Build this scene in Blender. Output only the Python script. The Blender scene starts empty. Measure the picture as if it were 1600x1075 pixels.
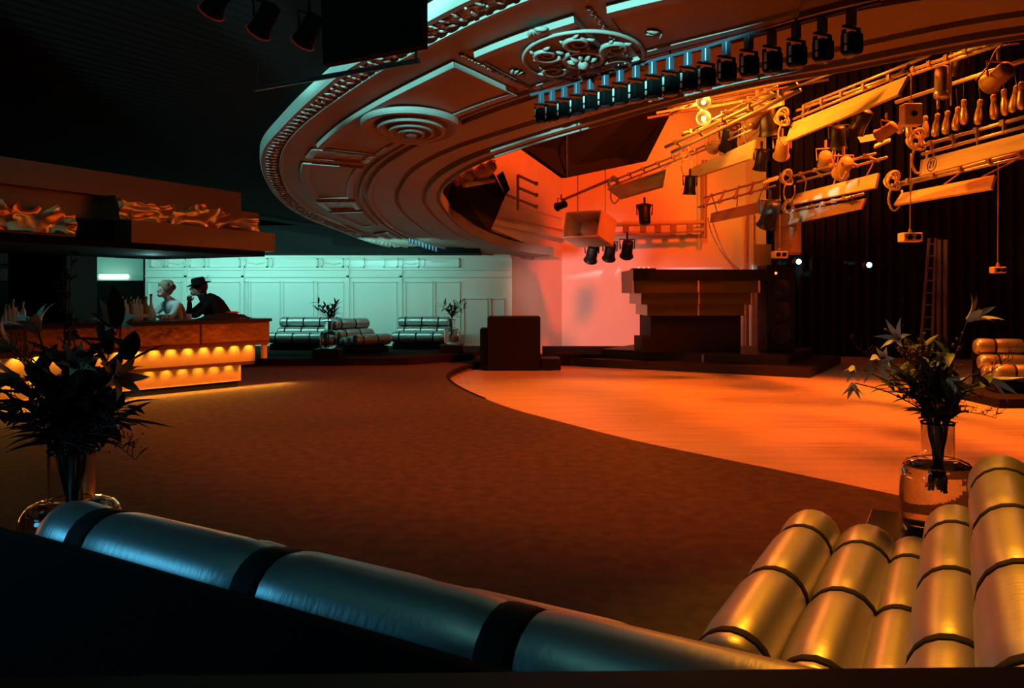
import bpy, math, random
from mathutils import Vector, Matrix, Euler, Quaternion
R = math.radians
SC = bpy.context.scene
COL = SC.collection
F, CX, HY, EYE = 1244.4, 800.0, 460.0, 1.5

def P(px, py, d):
    """point of the place seen at photo pixel (px, py) at depth d metres"""
    return Vector(((px - CX) / F * d, d, EYE + (HY - py) / F * d))

def G(px, py, z=0.0):
    d = F * (EYE - z) / (py - HY)
    return P(px, py, d)

# ------------------------------------------------------------------ materials
MATS = {}
def mat(name, color=(.5, .5, .5), rough=.6, metal=0.0, emit=None, estr=0.0, trans=0.0, ior=1.45,
        noise=None, bump=None, spec=.5, coat=0.0):
    """noise=(scale(xyz), color2, contrast) ; bump=(scale, strength, kind)"""
    m = bpy.data.materials.new(name); m.use_nodes = True
    nt = m.node_tree; b = nt.nodes['Principled BSDF']
    b.inputs['Base Color'].default_value = (*color, 1)
    b.inputs['Roughness'].default_value = rough
    b.inputs['Metallic'].default_value = metal
    b.inputs['IOR'].default_value = ior
    b.inputs['Specular IOR Level'].default_value = spec
    b.inputs['Transmission Weight'].default_value = trans
    b.inputs['Coat Weight'].default_value = coat
    if emit:
        b.inputs['Emission Color'].default_value = (*emit, 1)
        b.inputs['Emission Strength'].default_value = estr
    tc = None
    if noise or bump:
        tc = nt.nodes.new('ShaderNodeTexCoord')
    if noise:
        sc, c2, lo, hi = noise
        mp = nt.nodes.new('ShaderNodeMapping'); mp.inputs['Scale'].default_value = sc
        nz = nt.nodes.new('ShaderNodeTexNoise'); nz.inputs['Scale'].default_value = 1.0; nz.inputs['Detail'].default_value = 4
        rp = nt.nodes.new('ShaderNodeValToRGB')
        rp.color_ramp.elements[0].position = lo; rp.color_ramp.elements[1].position = hi
        rp.color_ramp.elements[0].color = (*color, 1); rp.color_ramp.elements[1].color = (*c2, 1)
        L = nt.links.new
        L(tc.outputs['Object'], mp.inputs['Vector']); L(mp.outputs['Vector'], nz.inputs['Vector'])
        L(nz.outputs['Fac'], rp.inputs['Fac']); L(rp.outputs['Color'], b.inputs['Base Color'])
    if bump:
        sc, st, kind = bump
        if kind == 'voronoi':
            t = nt.nodes.new('ShaderNodeTexVoronoi'); out = t.outputs['Distance']
        else:
            t = nt.nodes.new('ShaderNodeTexNoise'); t.inputs['Detail'].default_value = 3; out = t.outputs['Fac']
        mp2 = nt.nodes.new('ShaderNodeMapping'); mp2.inputs['Scale'].default_value = sc
        t.inputs['Scale'].default_value = 1.0
        bn = nt.nodes.new('ShaderNodeBump'); bn.inputs['Strength'].default_value = st; bn.inputs['Distance'].default_value = .03
        L = nt.links.new
        L(tc.outputs['Object'], mp2.inputs['Vector']); L(mp2.outputs['Vector'], t.inputs['Vector'])
        L(out, bn.inputs['Height']); L(bn.outputs['Normal'], b.inputs['Normal'])
    MATS[name] = m
    return m

M = MATS
mat('carpet', (.075, .060, .050), .95, noise=((9, 9, 9), (.115, .092, .076), .35, .7), bump=((160, 160, 160), .5, 'noise'), spec=.1)
mat('dance_wood', (.36, .30, .24), .45, noise=((1.0, 7, 1), (.52, .45, .36), .3, .7), bump=((2, 14, 1), .12, 'noise'), spec=.4)
mat('black_matte', (.006, .0055, .0055), .85, spec=.15)
mat('black_carpet', (.018, .015, .014), .95, spec=.05)
mat('black_paint', (.010, .0095, .0095), .6, spec=.2)
mat('black_ceiling', (.008, .0075, .0075), .9, spec=.1)
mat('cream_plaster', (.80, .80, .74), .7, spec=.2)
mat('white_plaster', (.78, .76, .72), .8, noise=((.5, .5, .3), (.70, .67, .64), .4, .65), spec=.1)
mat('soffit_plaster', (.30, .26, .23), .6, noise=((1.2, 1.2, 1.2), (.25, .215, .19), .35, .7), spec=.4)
mat('ornate_plaster', (.34, .28, .25), .35, bump=((17, 17, 17), 1.0, 'voronoi'), spec=.6)
mat('brown_ledge', (.035, .024, .018), .5, spec=.3)
mat('satin', (.46, .45, .43), .38, metal=.75, bump=((60, 14, 14), .05, 'noise'))
mat('strap', (.012, .011, .010), .7, spec=.2)
mat('gold_mirror', (.62, .40, .20), .20, metal=.9, bump=((3, 3, 3), .25, 'noise'))
mat('bronze_panel', (.22, .12, .07), .38, metal=.55, bump=((2.5, 2.5, 2.5), .25, 'noise'))
mat('amber_glass', (.22, .19, .06), .22, metal=.7, bump=((2, 2, 2), .2, 'noise'))
mat('warm_panel', (.60, .42, .22), .55)
mat('counter_black', (.02, .018, .016), .3, spec=.4)
mat('pipe_steel', (.45, .42, .38), .35, metal=.6)
mat('rust_pipe', (.30, .20, .14), .6)
mat('board_wood', (.66, .56, .40), .75, noise=((3, 1.2, 14), (.54, .44, .30), .35, .7), spec=.15)
mat('board_dark', (.30, .20, .14), .8, noise=((3, 1.2, 14), (.24, .16, .11), .35, .7), spec=.1)
mat('cable', (.55, .48, .36), .6)
mat('black_metal', (.008, .008, .009), .45, spec=.35)
mat('dark_wood', (.07, .04, .03), .7)
mat('latch_white', (.62, .64, .64), .4)
mat('can_black', (.004, .004, .004), .8, spec=.08)
mat('blue_metal', (.07, .09, .13), .35, metal=.4)
mat('grey_metal', (.42, .42, .42), .3, metal=.8)
mat('orange_box', (.62, .50, .36), .6)
mat('lens', (.05, .05, .06), .1, spec=.8)
mat('red_rim_glow', (.45, .03, .02), .4, emit=(1, .03, .01), estr=.05)  # faint red glow put into the can rims, which are no lamps
mat('glass', (.96, .98, .97), .01, trans=1.0, ior=1.45)
mat('water', (.93, .97, .96), .0, trans=1.0, ior=1.33)
mat('table_glass', (.05, .045, .04), .12, spec=.6)
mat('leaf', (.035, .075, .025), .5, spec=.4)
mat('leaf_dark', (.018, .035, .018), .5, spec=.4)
mat('stem', (.05, .07, .03), .6)
mat('twig', (.06, .035, .025), .7)
mat('petal', (.80, .76, .72), .5, spec=.3)
mat('berry', (.40, .10, .07), .4)
mat('skin', (.50, .33, .26), .55)
mat('white_shirt', (.75, .76, .76), .8)
mat('red_cloth', (.40, .12, .07), .85)
mat('blonde_hair', (.15, .11, .07), .8)
mat('dark_cloth', (.022, .020, .020), .9, spec=.1)
mat('dark_hair', (.02, .015, .012), .6)
mat('hat_felt', (.016, .016, .018), .9, spec=.1)
mat('bottle_green', (.35, .60, .42), .08, trans=.3)
mat('bottle_clear', (.85, .92, .90), .08, trans=.25)
mat('bottle_amber', (.45, .22, .06), .05, trans=.6)
mat('paper', (.8, .8, .78), .7)
mat('label_paper', (.75, .70, .58), .7)
mat('hot_bulb', (1, .8, .5), .3, emit=(1, .60, .12), estr=5)
mat('cyan_bulb', (.3, .8, 1), .3, emit=(.28, .78, 1), estr=16)
mat('tube_light', (.8, 1, .95), .3, emit=(.62, 1, .86), estr=2.6)
mat('bar_bulb', (1, .7, .3), .3, emit=(1, .50, .10), estr=9)
mat('red_bulb', (1, .3, .2), .3, emit=(1, .22, .12), estr=3)
mat('white_sheet', (.80, .76, .80), .8)
mat('chain', (.3, .2, .14), .6)
mat('ink', (.10, .045, .02), .9)
mat('curtain_black', (.022, .018, .016), .95, spec=.05)
mat('lampback', (.60, .56, .48), .3, metal=.7)

# ------------------------------------------------------------------ mesh building
class MB:
    def __init__(s): s.v = []; s.f = []
    def add(s, vs, fs):
        b = len(s.v); s.v += [Vector(v) for v in vs]; s.f += [tuple(i + b for i in f) for f in fs]; return s
    def box(s, c, size, rot=None):
        x, y, z = [k / 2 for k in size]
        vs = [Vector((a, b_, d)) for d in (-z, z) for b_ in (-y, y) for a in (-x, x)]
        if rot is not None: vs = [rot @ v for v in vs]
        c = Vector(c)
        return s.add([v + c for v in vs], [(0, 2, 3, 1), (4, 5, 7, 6), (0, 1, 5, 4), (1, 3, 7, 5), (3, 2, 6, 7), (2, 0, 4, 6)])
    def bbox(s, c, size, bev=.01, rot=None):
        """box with chamfered edges"""
        hx, hy, hz = [k / 2 for k in size]; b = min(bev, hx * .9, hy * .9, hz * .9)
        rings = []
        def ring(ax, ay, cut, z):
            return [Vector(p) for p in ((-ax + cut, -ay, z), (ax - cut, -ay, z), (ax, -ay + cut, z), (ax, ay - cut, z), (ax - cut, ay, z), (-ax + cut, ay, z), (-ax, ay - cut, z), (-ax, -ay + cut, z))]
        rings = [ring(hx - b, hy - b, b * .3, -hz), ring(hx, hy, b, -hz + b), ring(hx, hy, b, hz - b), ring(hx - b, hy - b, b * .3, hz)]
        vs = [p for r_ in rings for p in r_]
        if rot is not None: vs = [rot @ v for v in vs]
        c = Vector(c); vs = [v + c for v in vs]
        fs = [tuple(reversed(range(8))), tuple(range(24, 32))]
        for k in range(3):
            for i in range(8):
                j = (i + 1) % 8
                fs.append((k * 8 + i, k * 8 + j, k * 8 + 8 + j, k * 8 + 8 + i))
        return s.add(vs, fs)
    def prism(s, poly, z0, z1):
        n = len(poly)
        vs = [(p[0], p[1], z0) for p in poly] + [(p[0], p[1], z1) for p in poly]
        a = sum(poly[i][0] * poly[(i + 1) % n][1] - poly[(i + 1) % n][0] * poly[i][1] for i in range(n))
        fs = [tuple(reversed(range(n))), tuple(range(n, 2 * n))] + [(i, (i + 1) % n, n + (i + 1) % n, n + i) for i in range(n)]
        if a < 0: fs = [tuple(reversed(f)) for f in fs]
        return s.add(vs, fs)
    def slab(s, q, th):
        """thick board from a quad; thickness goes against its normal"""
        q = [Vector(p) for p in q]
        nrm = (q[1] - q[0]).cross(q[3] - q[0]).normalized() * th
        return s.add(q + [p - nrm for p in q], [(0, 1, 2, 3), (7, 6, 5, 4), (0, 4, 5, 1), (1, 5, 6, 2), (2, 6, 7, 3), (3, 7, 4, 0)])
    def tube(s, pts, r, n=8, cap=True):
        pts = [Vector(p) for p in pts]; m = len(pts)
        rs = r if isinstance(r, (list, tuple)) else [r] * m
        t0 = (pts[1] - pts[0]).normalized()
        up = Vector((0, 0, 1)) if abs(t0.z) < .9 else Vector((1, 0, 0))
        nrm = t0.cross(up).normalized(); vs = []
        for i in range(m):
            t = (pts[min(i + 1, m - 1)] - pts[max(i - 1, 0)])
            if t.length < 1e-9: t = t0
            t.normalize()
            nrm = (nrm - t * nrm.dot(t))
            if nrm.length < 1e-6: nrm = t.orthogonal()
            nrm.normalize(); bi = t.cross(nrm)
            for k in range(n):
                a = 2 * math.pi * k / n
                vs.append(pts[i] + (nrm * math.cos(a) + bi * math.sin(a)) * rs[i])
        fs = [(i * n + k, i * n + (k + 1) % n, (i + 1) * n + (k + 1) % n, (i + 1) * n + k) for i in range(m - 1) for k in range(n)]
        if cap: fs += [tuple(reversed(range(n))), tuple(range((m - 1) * n, m * n))]
        return s.add(vs, fs)
    def lathe(s, prof, c=(0, 0, 0), n=24, rot=None, arc=None):
        vs = []; c = Vector(c); m = len(prof)
        for r_, z in prof:
            for k in range(n):
                a = 2 * math.pi * k / n
                v = Vector((r_ * math.cos(a), r_ * math.sin(a), z))
                if rot is not None: v = rot @ v
                vs.append(v + c)
        fs = [(i * n + k, i * n + (k + 1) % n, (i + 1) * n + (k + 1) % n, (i + 1) * n + k) for i in range(m - 1) for k in range(n)]
        if prof[0][0] > 1e-5: fs.append(tuple(reversed(range(n))))
        if prof[-1][0] > 1e-5: fs.append(tuple(range((m - 1) * n, m * n)))
        return s.add(vs, fs)
    def ball(s, c, r, n=8, m=6, sc=(1, 1, 1), rot=None):
        vs = []; c = Vector(c)
        for i in range(m + 1):
            th = math.pi * i / m
            for k in range(n):
                a = 2 * math.pi * k / n
                v = Vector((math.sin(th) * math.cos(a) * r * sc[0], math.sin(th) * math.sin(a) * r * sc[1], -math.cos(th) * r * sc[2]))
                if rot is not None: v = rot @ v
                vs.append(v + c)
        return s.add(vs, [(i * n + k, i * n + (k + 1) % n, (i + 1) * n + (k + 1) % n, (i + 1) * n + k) for i in range(m) for k in range(n)])
    def strip(s, rows):
        """rows: list of equally long point lists"""
        n = len(rows[0]); vs = [p for r_ in rows for p in r_]
        return s.add(vs, [(i * n + k, i * n + k + 1, (i + 1) * n + k + 1, (i + 1) * n + k) for i in range(len(rows) - 1) for k in range(n - 1)])
    def build(s, name, m, parent=None, smooth=False, world=True, loc=None):
        me = bpy.data.meshes.new(name)
        off = Vector((0, 0, 0))
        if parent is not None and world: off = TW(parent)
        if loc is not None: off = Vector(loc)
        me.from_pydata([tuple(v - off) for v in s.v], [], s.f)
        me.materials.append(M[m] if isinstance(m, str) else m)
        me.validate()
        if smooth:
            me.polygons.foreach_set('use_smooth', [True] * len(me.polygons))
        o = bpy.data.objects.new(name, me); COL.objects.link(o)
        if parent is not None: o.parent = parent
        if loc is not None: o.location = loc
        return o

def TW(o):
    """accumulated translation (only for things whose rotation is zero)"""
    t = Vector((0, 0, 0))
    while o is not None:
        t += o.location; o = o.parent
    return t

def tag(o, label, cat, group=None):
    o['label'] = label; o['category'] = cat
    if group: o['group'] = group
    return o
def thing(name, label, cat, loc=(0, 0, 0), rotz=0, group=None):
    o = bpy.data.objects.new(name, None); COL.objects.link(o); o.empty_display_size = .1
    o.location = loc; o.rotation_euler = (0, 0, rotz)
    return tag(o, label, cat, group)
def struct(o):
    o['kind'] = 'structure'; return o
def copy_tree(o, parent=None):
    c = o.copy(); COL.objects.link(c)
    if parent is not None: c.parent = parent
    for ch in list(o.children): copy_tree(ch, c)
    return c

def spline(pts, n):
    """Catmull-Rom through pts, n samples"""
    pts = [Vector(p) for p in pts]; m = len(pts) - 1; out = []
    for i in range(n):
        t = i / (n - 1) * m; k = min(int(t), m - 1); u = t - k
        p0, p1, p2, p3 = pts[max(k - 1, 0)], pts[k], pts[k + 1], pts[min(k + 2, m)]
        out.append(.5 * ((2 * p1) + (p2 - p0) * u + (2 * p0 - 5 * p1 + 4 * p2 - p3) * u * u + (3 * p1 - p0 - 3 * p2 + p3) * u ** 3))
    return out

# ================================================================== CAMERA
cam = bpy.data.cameras.new('camera'); cam_o = bpy.data.objects.new('camera', cam); COL.objects.link(cam_o)
cam_o.location = (0, 0, EYE); cam_o.rotation_euler = (R(90), 0, 0)
cam.sensor_width = 36; cam.lens = 28; cam.clip_start = .05; cam.clip_end = 200
cam.shift_y = -(537.5 - HY) / 1600
SC.camera = cam_o

# ================================================================== SETTING
DF = -.12                                   # the dance floor lies one step lower than the carpet
edge_px = [(1700, 838), (1600, 815), (1410, 775), (1200, 731), (1000, 690), (880, 660), (790, 635), (722, 607), (700, 590), (706, 580), (728, 571), (760, 563), (800, 557), (845, 553.5)]
edge = [G(x, y) for x, y in edge_px]
edge_s = spline(edge, 90)
XR, XL, YB, YN = 13.5, -14.0, 26.0, -3.5
m = MB()
poly = [(p.x, p.y) for p in edge_s] + [(edge_s[-1].x, YB), (XL, YB), (XL, YN), (XR, YN), (XR, edge_s[0].y - 1.3)]
m.prism(poly, DF - .1, 0)
struct(m.build('floor', 'carpet'))
m = MB(); m.box((XR / 2 - 1, 13, DF - .26), (XR + 6, 27, .5)); struct(m.build('dance_floor', 'dance_wood'))
# dark nosing along the step where the carpet edge faces the viewer
m = MB()
pts = [p + Vector((0, 0, -.03)) for p in edge_s[44:]]
m.tube(pts, .042, 6); struct(m.build('trim_1', 'black_carpet'))

# far cream side wall with panel mouldings
WY = 21.0
def wy(px): return (px - CX) / F * WY
def wz(py): return EYE + (HY - py) / F * WY
m = MB(); m.box(((wy(227) + 0) / 2, WY + .1, 1.6), (abs(wy(227)), .2, 3.2)); wl = struct(m.build('wall_left', 'cream_plaster'))
m = MB()
def frame(mb, x0, x1, z0, z1, w=.035, d=.03, y=WY):
    d *= 1.9
    for a, b, c, e in ((x0, x1, z1 - w, z1), (x0, x1, z0, z0 + w), (x0, x0 + w, z0, z1), (x1 - w, x1, z0, z1)):
        mb.box(((a + b) / 2, y - d / 2, (c + e) / 2), (b - a, d, e - c))
for a, b in ((262, 312), (378, 412), (430, 441), (498, 542), (573, 600), (625, 660), (668, 718)):
    pass
for a, b in ((237, 258), (262, 291), (297, 321), (326, 376), (383, 419), (425, 497), (503, 537), (544, 570), (600, 622), (628, 655), (662, 718)):
    frame(m, wy(a), wy(b), wz(418), wz(403.5), .03, .04)
for a, b in ((232, 285), (297, 375), (383, 388), (391, 438), (442, 490), (495, 537), (551, 620), (633, 676), (679, 719), (724, 762), (766, 788)):
    top = 440 if a < 720 else 466
    frame(m, wy(a), wy(b), .12, wz(top), .022, .022)
for a in (291, 380, 544, 627): m.box((wy(a), WY - .03, wz(470)), (.07, .06, 1.9))
for z, h, d in ((wz(399), .06, .14), (wz(401.5), .04, .09), (wz(421.5), .03, .05), (wz(432), .05, .06)):
    m.box((wy(513), WY - d / 2, z), (wy(798) - wy(228), d, h))
ms = struct(m.build('trim_2', 'cream_plaster'))
m = MB()
for a in (277, 400, 520, 641):            # little swags in the frieze
    for k in range(-3, 4):
        m.ball((wy(a) + k * .055, WY - .03, wz(411) - .035 * (1 - abs(k) / 3)), .032, 6, 4, (1.2, .7, .8))
ms2 = struct(m.build('trim_3', 'cream_plaster'))
# door pulls / sconces of the wall
# set-back alcove left of that wall
m = MB(); m.box((-11.7, 23.3, 2.7), (5, .2, 1.6)); struct(m.build('wall_alcove', 'cream_plaster'))
m = MB(); m.box((-11.7, 23.25, .95), (5, .3, 1.9)); struct(m.build('wall_alcove_lower', 'black_matte'))
m = MB(); m.box((wy(227) - .05, 22.2, 1.6), (.1, 2.2, 3.2)); struct(m.build('wall_alcove_side', 'black_matte'))
# pink/red stage walls
A0, A1, A2 = Vector((0, 21.0, 0)), Vector((1.44, 23, 0)), Vector((6.75, 23, 0))
def wallseg(mb, a, b, z0, z1, th=.2):
    d = (b - a).normalized(); n = Vector((d.y, -d.x, 0))
    mb.slab([Vector((a.x, a.y, z0)), Vector((b.x, b.y, z0)), Vector((b.x, b.y, z1)), Vector((a.x, a.y, z1))], th)
m = MB(); wallseg(m, A0, A1, -.12, 3.1); struct(m.build('wall_return', 'white_plaster'))
m = MB(); wallseg(m, A1, A2, -.12, 11); struct(m.build('wall_back', 'white_plaster'))
m = MB(); m.slab([Vector((-2.2, 14.2, 3.52)), Vector((1.44, 23, 2.5)), Vector((1.44, 23, 11)), Vector((-2.2, 14.2, 11))], .2); wsu = struct(m.build('wall_upper', 'white_plaster'))
m = MB()                                    # cornice bands on the upper wall
ua, ub = Vector((-2.2, 14.2, 0)).lerp(A1, .40), A1
ud = (ub - ua).normalized(); un = Vector((ud.y, -ud.x, 0))
for z, h, d in ((3.16, .12, .16), (3.38, .05, .08), (3.7, .03, .04)):
    c = (ua + ub) / 2 + un * d / 2
    m.box((c.x, c.y, z), ((ub - ua).length, d, h), Matrix.Rotation(math.atan2(ud.y, ud.x), 3, 'Z'))
struct(m.build('trim_4', 'white_plaster'))
m = MB(); m.slab([P(1158, 225, 22.2), P(1225, 172, 22.2), P(1345, 112, 22.2), P(1345, -20, 22.2)], .2); m.slab([P(1158, 225, 22.2), P(1345, -20, 22.2), P(1250, -60, 22.2), P(1158, -60, 22.2)], .2); struct(m.build('wall_gallery', 'white_plaster'))
m = MB(); m.box((6.75 + .2, 22.7, 5.4), (.4, .6, 11)); struct(m.build('wall_edge', 'white_plaster'))
m = MB(); m.box((XR + .1, 11, 5.5), (.2, 30, 11.5)); struct(m.build('wall_right', 'black_matte'))
m = MB(); m.box((XL - .1, 11, 5.5), (.2, 30, 11.5)); struct(m.build('wall_far_left', 'black_matte'))
m = MB(); m.box((0, YB, 5.5), (28, .2, 11.5)); struct(m.build('wall_end', 'black_matte'))
m = MB(); m.box((0, YN, 5.5), (28, .2, 11.5)); struct(m.build('wall_rear', 'black_matte'))
m = MB(); m.box((0, 11.2, 11.1), (28, 30, .2)); struct(m.build('ceiling_stagehouse', 'black_ceiling'))
m = MB(); m.box((7.6, 20, .03), (.1, .1, .3))
# dark skirting in front of the pink wall
m = MB(); m.box((3.0, 20.9, .0), (4.4, .5, .26)); m.box((1.6, 18.6, 0), (1.2, .8, .26)); 
struct(m.build('baseboard_back', 'black_carpet'))
# raised black seating platform below the far wall
m = MB(); m.prism([(-8.5, 17.6), (-5.5, 16.6), (-2.2, 16.9), (-.9, 18.2), (-.7, 20.9), (-8.5, 20.9)], 0, .15)
struct(m.build('platform_floor', 'black_carpet'))

# ------------------------------------------------------------------ the curved plaster soffit
KS, ZS, YS = .119, 3.35, 14.35
def soff_z(y): return ZS - KS * (y - YS)
def S(px, py, dz=0):
    ax, az = (px - CX) / F, (HY - py) / F
    d = (ZS + KS * YS - EYE - dz) / (az + KS)
    return Vector((ax * d, d, 0))
cur = {
 'A': [(676, 397), (613, 387), (561, 372), (526, 358), (485, 343), (450, 323), (425, 298), (411, 268), (410, 234), (438, 201), (475, 163), (515, 129), (529, 114), (593, 78), (661, 35), (726, 0)],
 'B': [(700, 397), (640, 386), (590, 371), (545, 354), (493, 331), (460, 306), (444, 278), (441, 250), (446, 231), (475, 195), (520, 161), (582, 119), (603, 105), (661, 75), (727, 41), (800, 7)],
 'C': [(730, 397), (660, 387), (600, 370), (551, 348), (508, 326), (483, 303), (468, 276), (470, 250), (492, 223), (549, 176), (591, 151), (650, 120), (709, 91), (738, 76), (815, 46), (895, 19)],
 'D': [(770, 397), (700, 388), (650, 374), (613, 356), (586, 333), (571, 311), (573, 283), (588, 259), (628, 231), (681, 203), (768, 166), (866, 134), (945, 108), (1052, 78), (1200, 42), (1300, 10)],
 'E': [(815, 397), (740, 388), (690, 372), (655, 350), (630, 328), (620, 306), (626, 286), (643, 264), (714, 226), (800, 198), (900, 167), (1000, 140), (1120, 112), (1200, 95), (1330, 68), (1560, 20)],
 'Fi': [(842, 397), (810, 392), (769, 379), (740, 366), (713, 346), (699, 330), (689, 311), (699, 289), (736, 263), (784, 243), (816, 233), (920, 202), (1000, 179), (1112, 150), (1187, 134), (1300, 117), (1400, 97), (1600, 61)],
}
CC = Vector((4.2, 14.6, 0))
TH0, TH1, NT = R(118), R(284), 170
def polar(pts, dz=0):
    out = []
    for p in pts:
        v = S(p[0], p[1], dz) - CC; a = math.atan2(v.y, v.x)
        if a < 0: a += 2 * math.pi
        out.append((a, v.length))
    out.sort(); return out
POL = {k: polar(v, .12 if k == 'Fi' else 0) for k, v in cur.items()}
def rad(k, a):
    p = POL[k]
    if a <= p[0][0]: return p[0][1] + (a - p[0][0]) * 0
    if a >= p[-1][0]:
        (a0, r0), (a1, r1) = p[-3], p[-1]
        return r1 + (r1 - r0) / (a1 - a0) * (a - a1) * .8
    for i in range(len(p) - 1):
        if p[i][0] <= a <= p[i + 1][0]:
            m_ = len(p) - 1
            def tang(j):
                j0, j1 = max(j - 1, 0), min(j + 1, m_)
                return (p[j1][1] - p[j0][1]) / max(p[j1][0] - p[j0][0], 1e-6)
            h = p[i + 1][0] - p[i][0]
            if h < 1e-6: return p[i][1]
            u = (a - p[i][0]) / h
            return ((2 * u ** 3 - 3 * u * u + 1) * p[i][1] + (u ** 3 - 2 * u * u + u) * h * tang(i)
                    + (-2 * u ** 3 + 3 * u * u) * p[i + 1][1] + (u ** 3 - u * u) * h * tang(i + 1))
# smooth the radii tables
THS = [TH0 + (TH1 - TH0) * i / (NT - 1) for i in range(NT)]
RT = {}
for k in POL:
    t = [rad(k, a) for a in THS]
    for _ in range(10):
        t = [t[0]] + [(t[i - 1] + 2 * t[i] + t[i + 1]) / 4 for i in range(1, NT - 1)] + [t[-1]]
    RT[k] = t
order = ['A', 'B', 'C', 'D', 'E', 'Fi']
for i in range(NT):                          # keep them nested
    for a_, b_ in zip(order, order[1:]):
        if RT[b_][i] > RT[a_][i] - .06: RT[b_][i] = RT[a_][i] - .06
def RR(k, a):
    f = (a - TH0) / (TH1 - TH0) * (NT - 1); i = max(0, min(int(f), NT - 2)); u = f - i
    return RT[k][i] * (1 - u) + RT[k][i + 1] * u
def SP(a, k1, k2, u, dr, dz):
    """point on the soffit: angle a, between curve k1 and k2, dr metres inward, dz down"""
    r_ = RR(k1, a) * (1 - u) + (RR(k2, a) if k2 else 0) * u - dr
    x, y = CC.x + r_ * math.cos(a), CC.y + r_ * math.sin(a)
    return Vector((x, y, soff_z(y) - dz))
def sweep(mb, prof, a0=TH0, a1=TH1, n=NT):
    rows = []
    for (k1, k2, u, dr, dz) in prof:
        rows.append([SP(a0 + (a1 - a0) * i / (n - 1), k1, k2, u, dr, dz) for i in range(n)])
    mb.strip(rows); return mb
def lift(prof): return prof
soff = MB()
sweep(soff, [('A', None, 0, -.02, -.16), ('A', None, 0, -.02, -.02), ('A', None, 0, .00, .02), ('A', None, 0, .07, .02), ('A', None, 0, .09, -.02),
             ('B', None, 0, -.07, -.02), ('B', None, 0, -.05, .00), ('B', None, 0, -.035, .035), ('B', None, 0, .0, .035), ('B', None, 0, .02, .0),
             ('C', None, 0, -.06, .0), ('C', None, 0, .06, .0), ('D', None, 0, -.10, .0), ('D', None, 0, -.09, .05), ('D', None, 0, -.05, .05), ('D', None, 0, -.04, .0),
             ('D', None, 0, .05, .0), ('D', None, 0, .06, .06), ('D', None, 0, .11, .06), ('D', None, 0, .13, .02),
             ('E', None, 0, -.05, .02), ('E', None, 0, -.03, -.03), ('E', None, 0, .01, -.03), ('E', None, 0, .03, .05),
             ('E', 'Fi', .55, 0, .05), ('E', 'Fi', .58, 0, -.0), ('E', 'Fi', .64, 0, -.0), ('E', 'Fi', .67, 0, .10),
             ('Fi', None, 0, -.09, .10), ('Fi', None, 0, -.07, .05), ('Fi', None, 0, -.045, .05), ('Fi', None, 0, -.02, .12), ('Fi', None, 0, 0, .12), ('Fi', None, 0, 0, -.10)])
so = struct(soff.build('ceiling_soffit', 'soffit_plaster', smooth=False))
# ornament bands
m = MB()
sweep(m, [('A', None, 0, .10, -.018), ('A', None, 0, .12, .004), ('B', None, 0, -.10, .004), ('B', None, 0, -.08, -.018)])
b_ = m.build('ornament_band', 'ornate_plaster', so)
rnd = random.Random(5)
m = MB()                                    # acanthus curls along the outer band
for i in range(150):
    a = TH0 + (TH1 - TH0) * i / 149
    w = RR('A', a) - RR('B', a)
    for s_ in (.35, .62):
        c = SP(a, 'A', 'B', s_, 0, .008)
        ang = a + rnd.uniform(-.9, .9)
        rt = Matrix.Rotation(ang, 3, 'Z')
        m.ball(c, .05, 6, 4, (1.5, .55, .5), rt)
m.build('acanthus_relief', 'ornate_plaster', so, smooth=True)
# dropped panels
def ang_of(px, py):
    v = S(px, py) - CC; a = math.atan2(v.y, v.x)
    return a + (2 * math.pi if a < 0 else 0)
def panel(a0, a1, thick, name='soffit_panel', matn='soffit_plaster', frame_only=False, ns=16, k0=.03, k1=-.2):
    mb = MB()
    pr = [('C', None, 0, k0 - .03, -.02), ('C', None, 0, k0, thick), ('C', None, 0, k0 + .10, thick), ('C', None, 0, k0 + .12, thick - .03),
          ('D', None, 0, k1 - .12, thick - .03), ('D', None, 0, k1 - .10, thick), ('D', None, 0, k1, thick), ('D', None, 0, k1 + .02, -.02)]
    sweep(mb, pr, a0, a1, ns)
    for a in (a0, a1):
        r0, r1 = RR('C', a) - k0, RR('D', a) - k1
        top, bot = [], []
        for u in range(9):
            r_ = r0 + (r1 - r0) * u / 8
            x, y = CC.x + r_ * math.cos(a), CC.y + r_ * math.sin(a)
            bot.append(Vector((x, y, soff_z(y) - thick))); top.append(Vector((x, y, soff_z(y) + .02)))
        mb.strip([top, bot])
    return mb.build(name, matn, so)
aP1 = (ang_of(493, 222), ang_of(708, 92)); aP2 = (ang_of(738, 76), ang_of(895, 19))
panel(*aP1, .085); panel(*aP2, .085)
d2 = aP2[1] + (aP2[0] - aP1[1])
panel(d2, d2 + .22, .085)
aP3 = (ang_of(484, 306), ang_of(470, 251)); panel(*aP3, .05)
aP4 = (ang_of(560, 352), ang_of(515, 330)); panel(*aP4, .05)
aP5 = (ang_of(640, 383), ang_of(585, 363)); panel(*aP5, .05)
for a0, a1 in ((ang_of(470, 244), ang_of(486, 228)), (ang_of(510, 327), ang_of(490, 312))):
    panel(a0 + .006, a1 - .006, .04, 'ornament_panel', 'ornate_plaster', ns=8)
# scrollwork ribs on radial bands right of the ornate panel
m = MB()
for a in ((aP1[1] + aP2[0]) / 2, aP2[1] + .5 * (d2 - aP2[1])):
    for u in range(26):
        c = SP(a, 'C', 'D', u / 25, 0, .01)
        m.ball(c, .035, 6, 4, (1.3, .8, .6), Matrix.Rotation(a + (.6 if u % 2 else -.6), 3, 'Z'))
m.build('scroll_relief', 'ornate_plaster', so, smooth=True)

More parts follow.
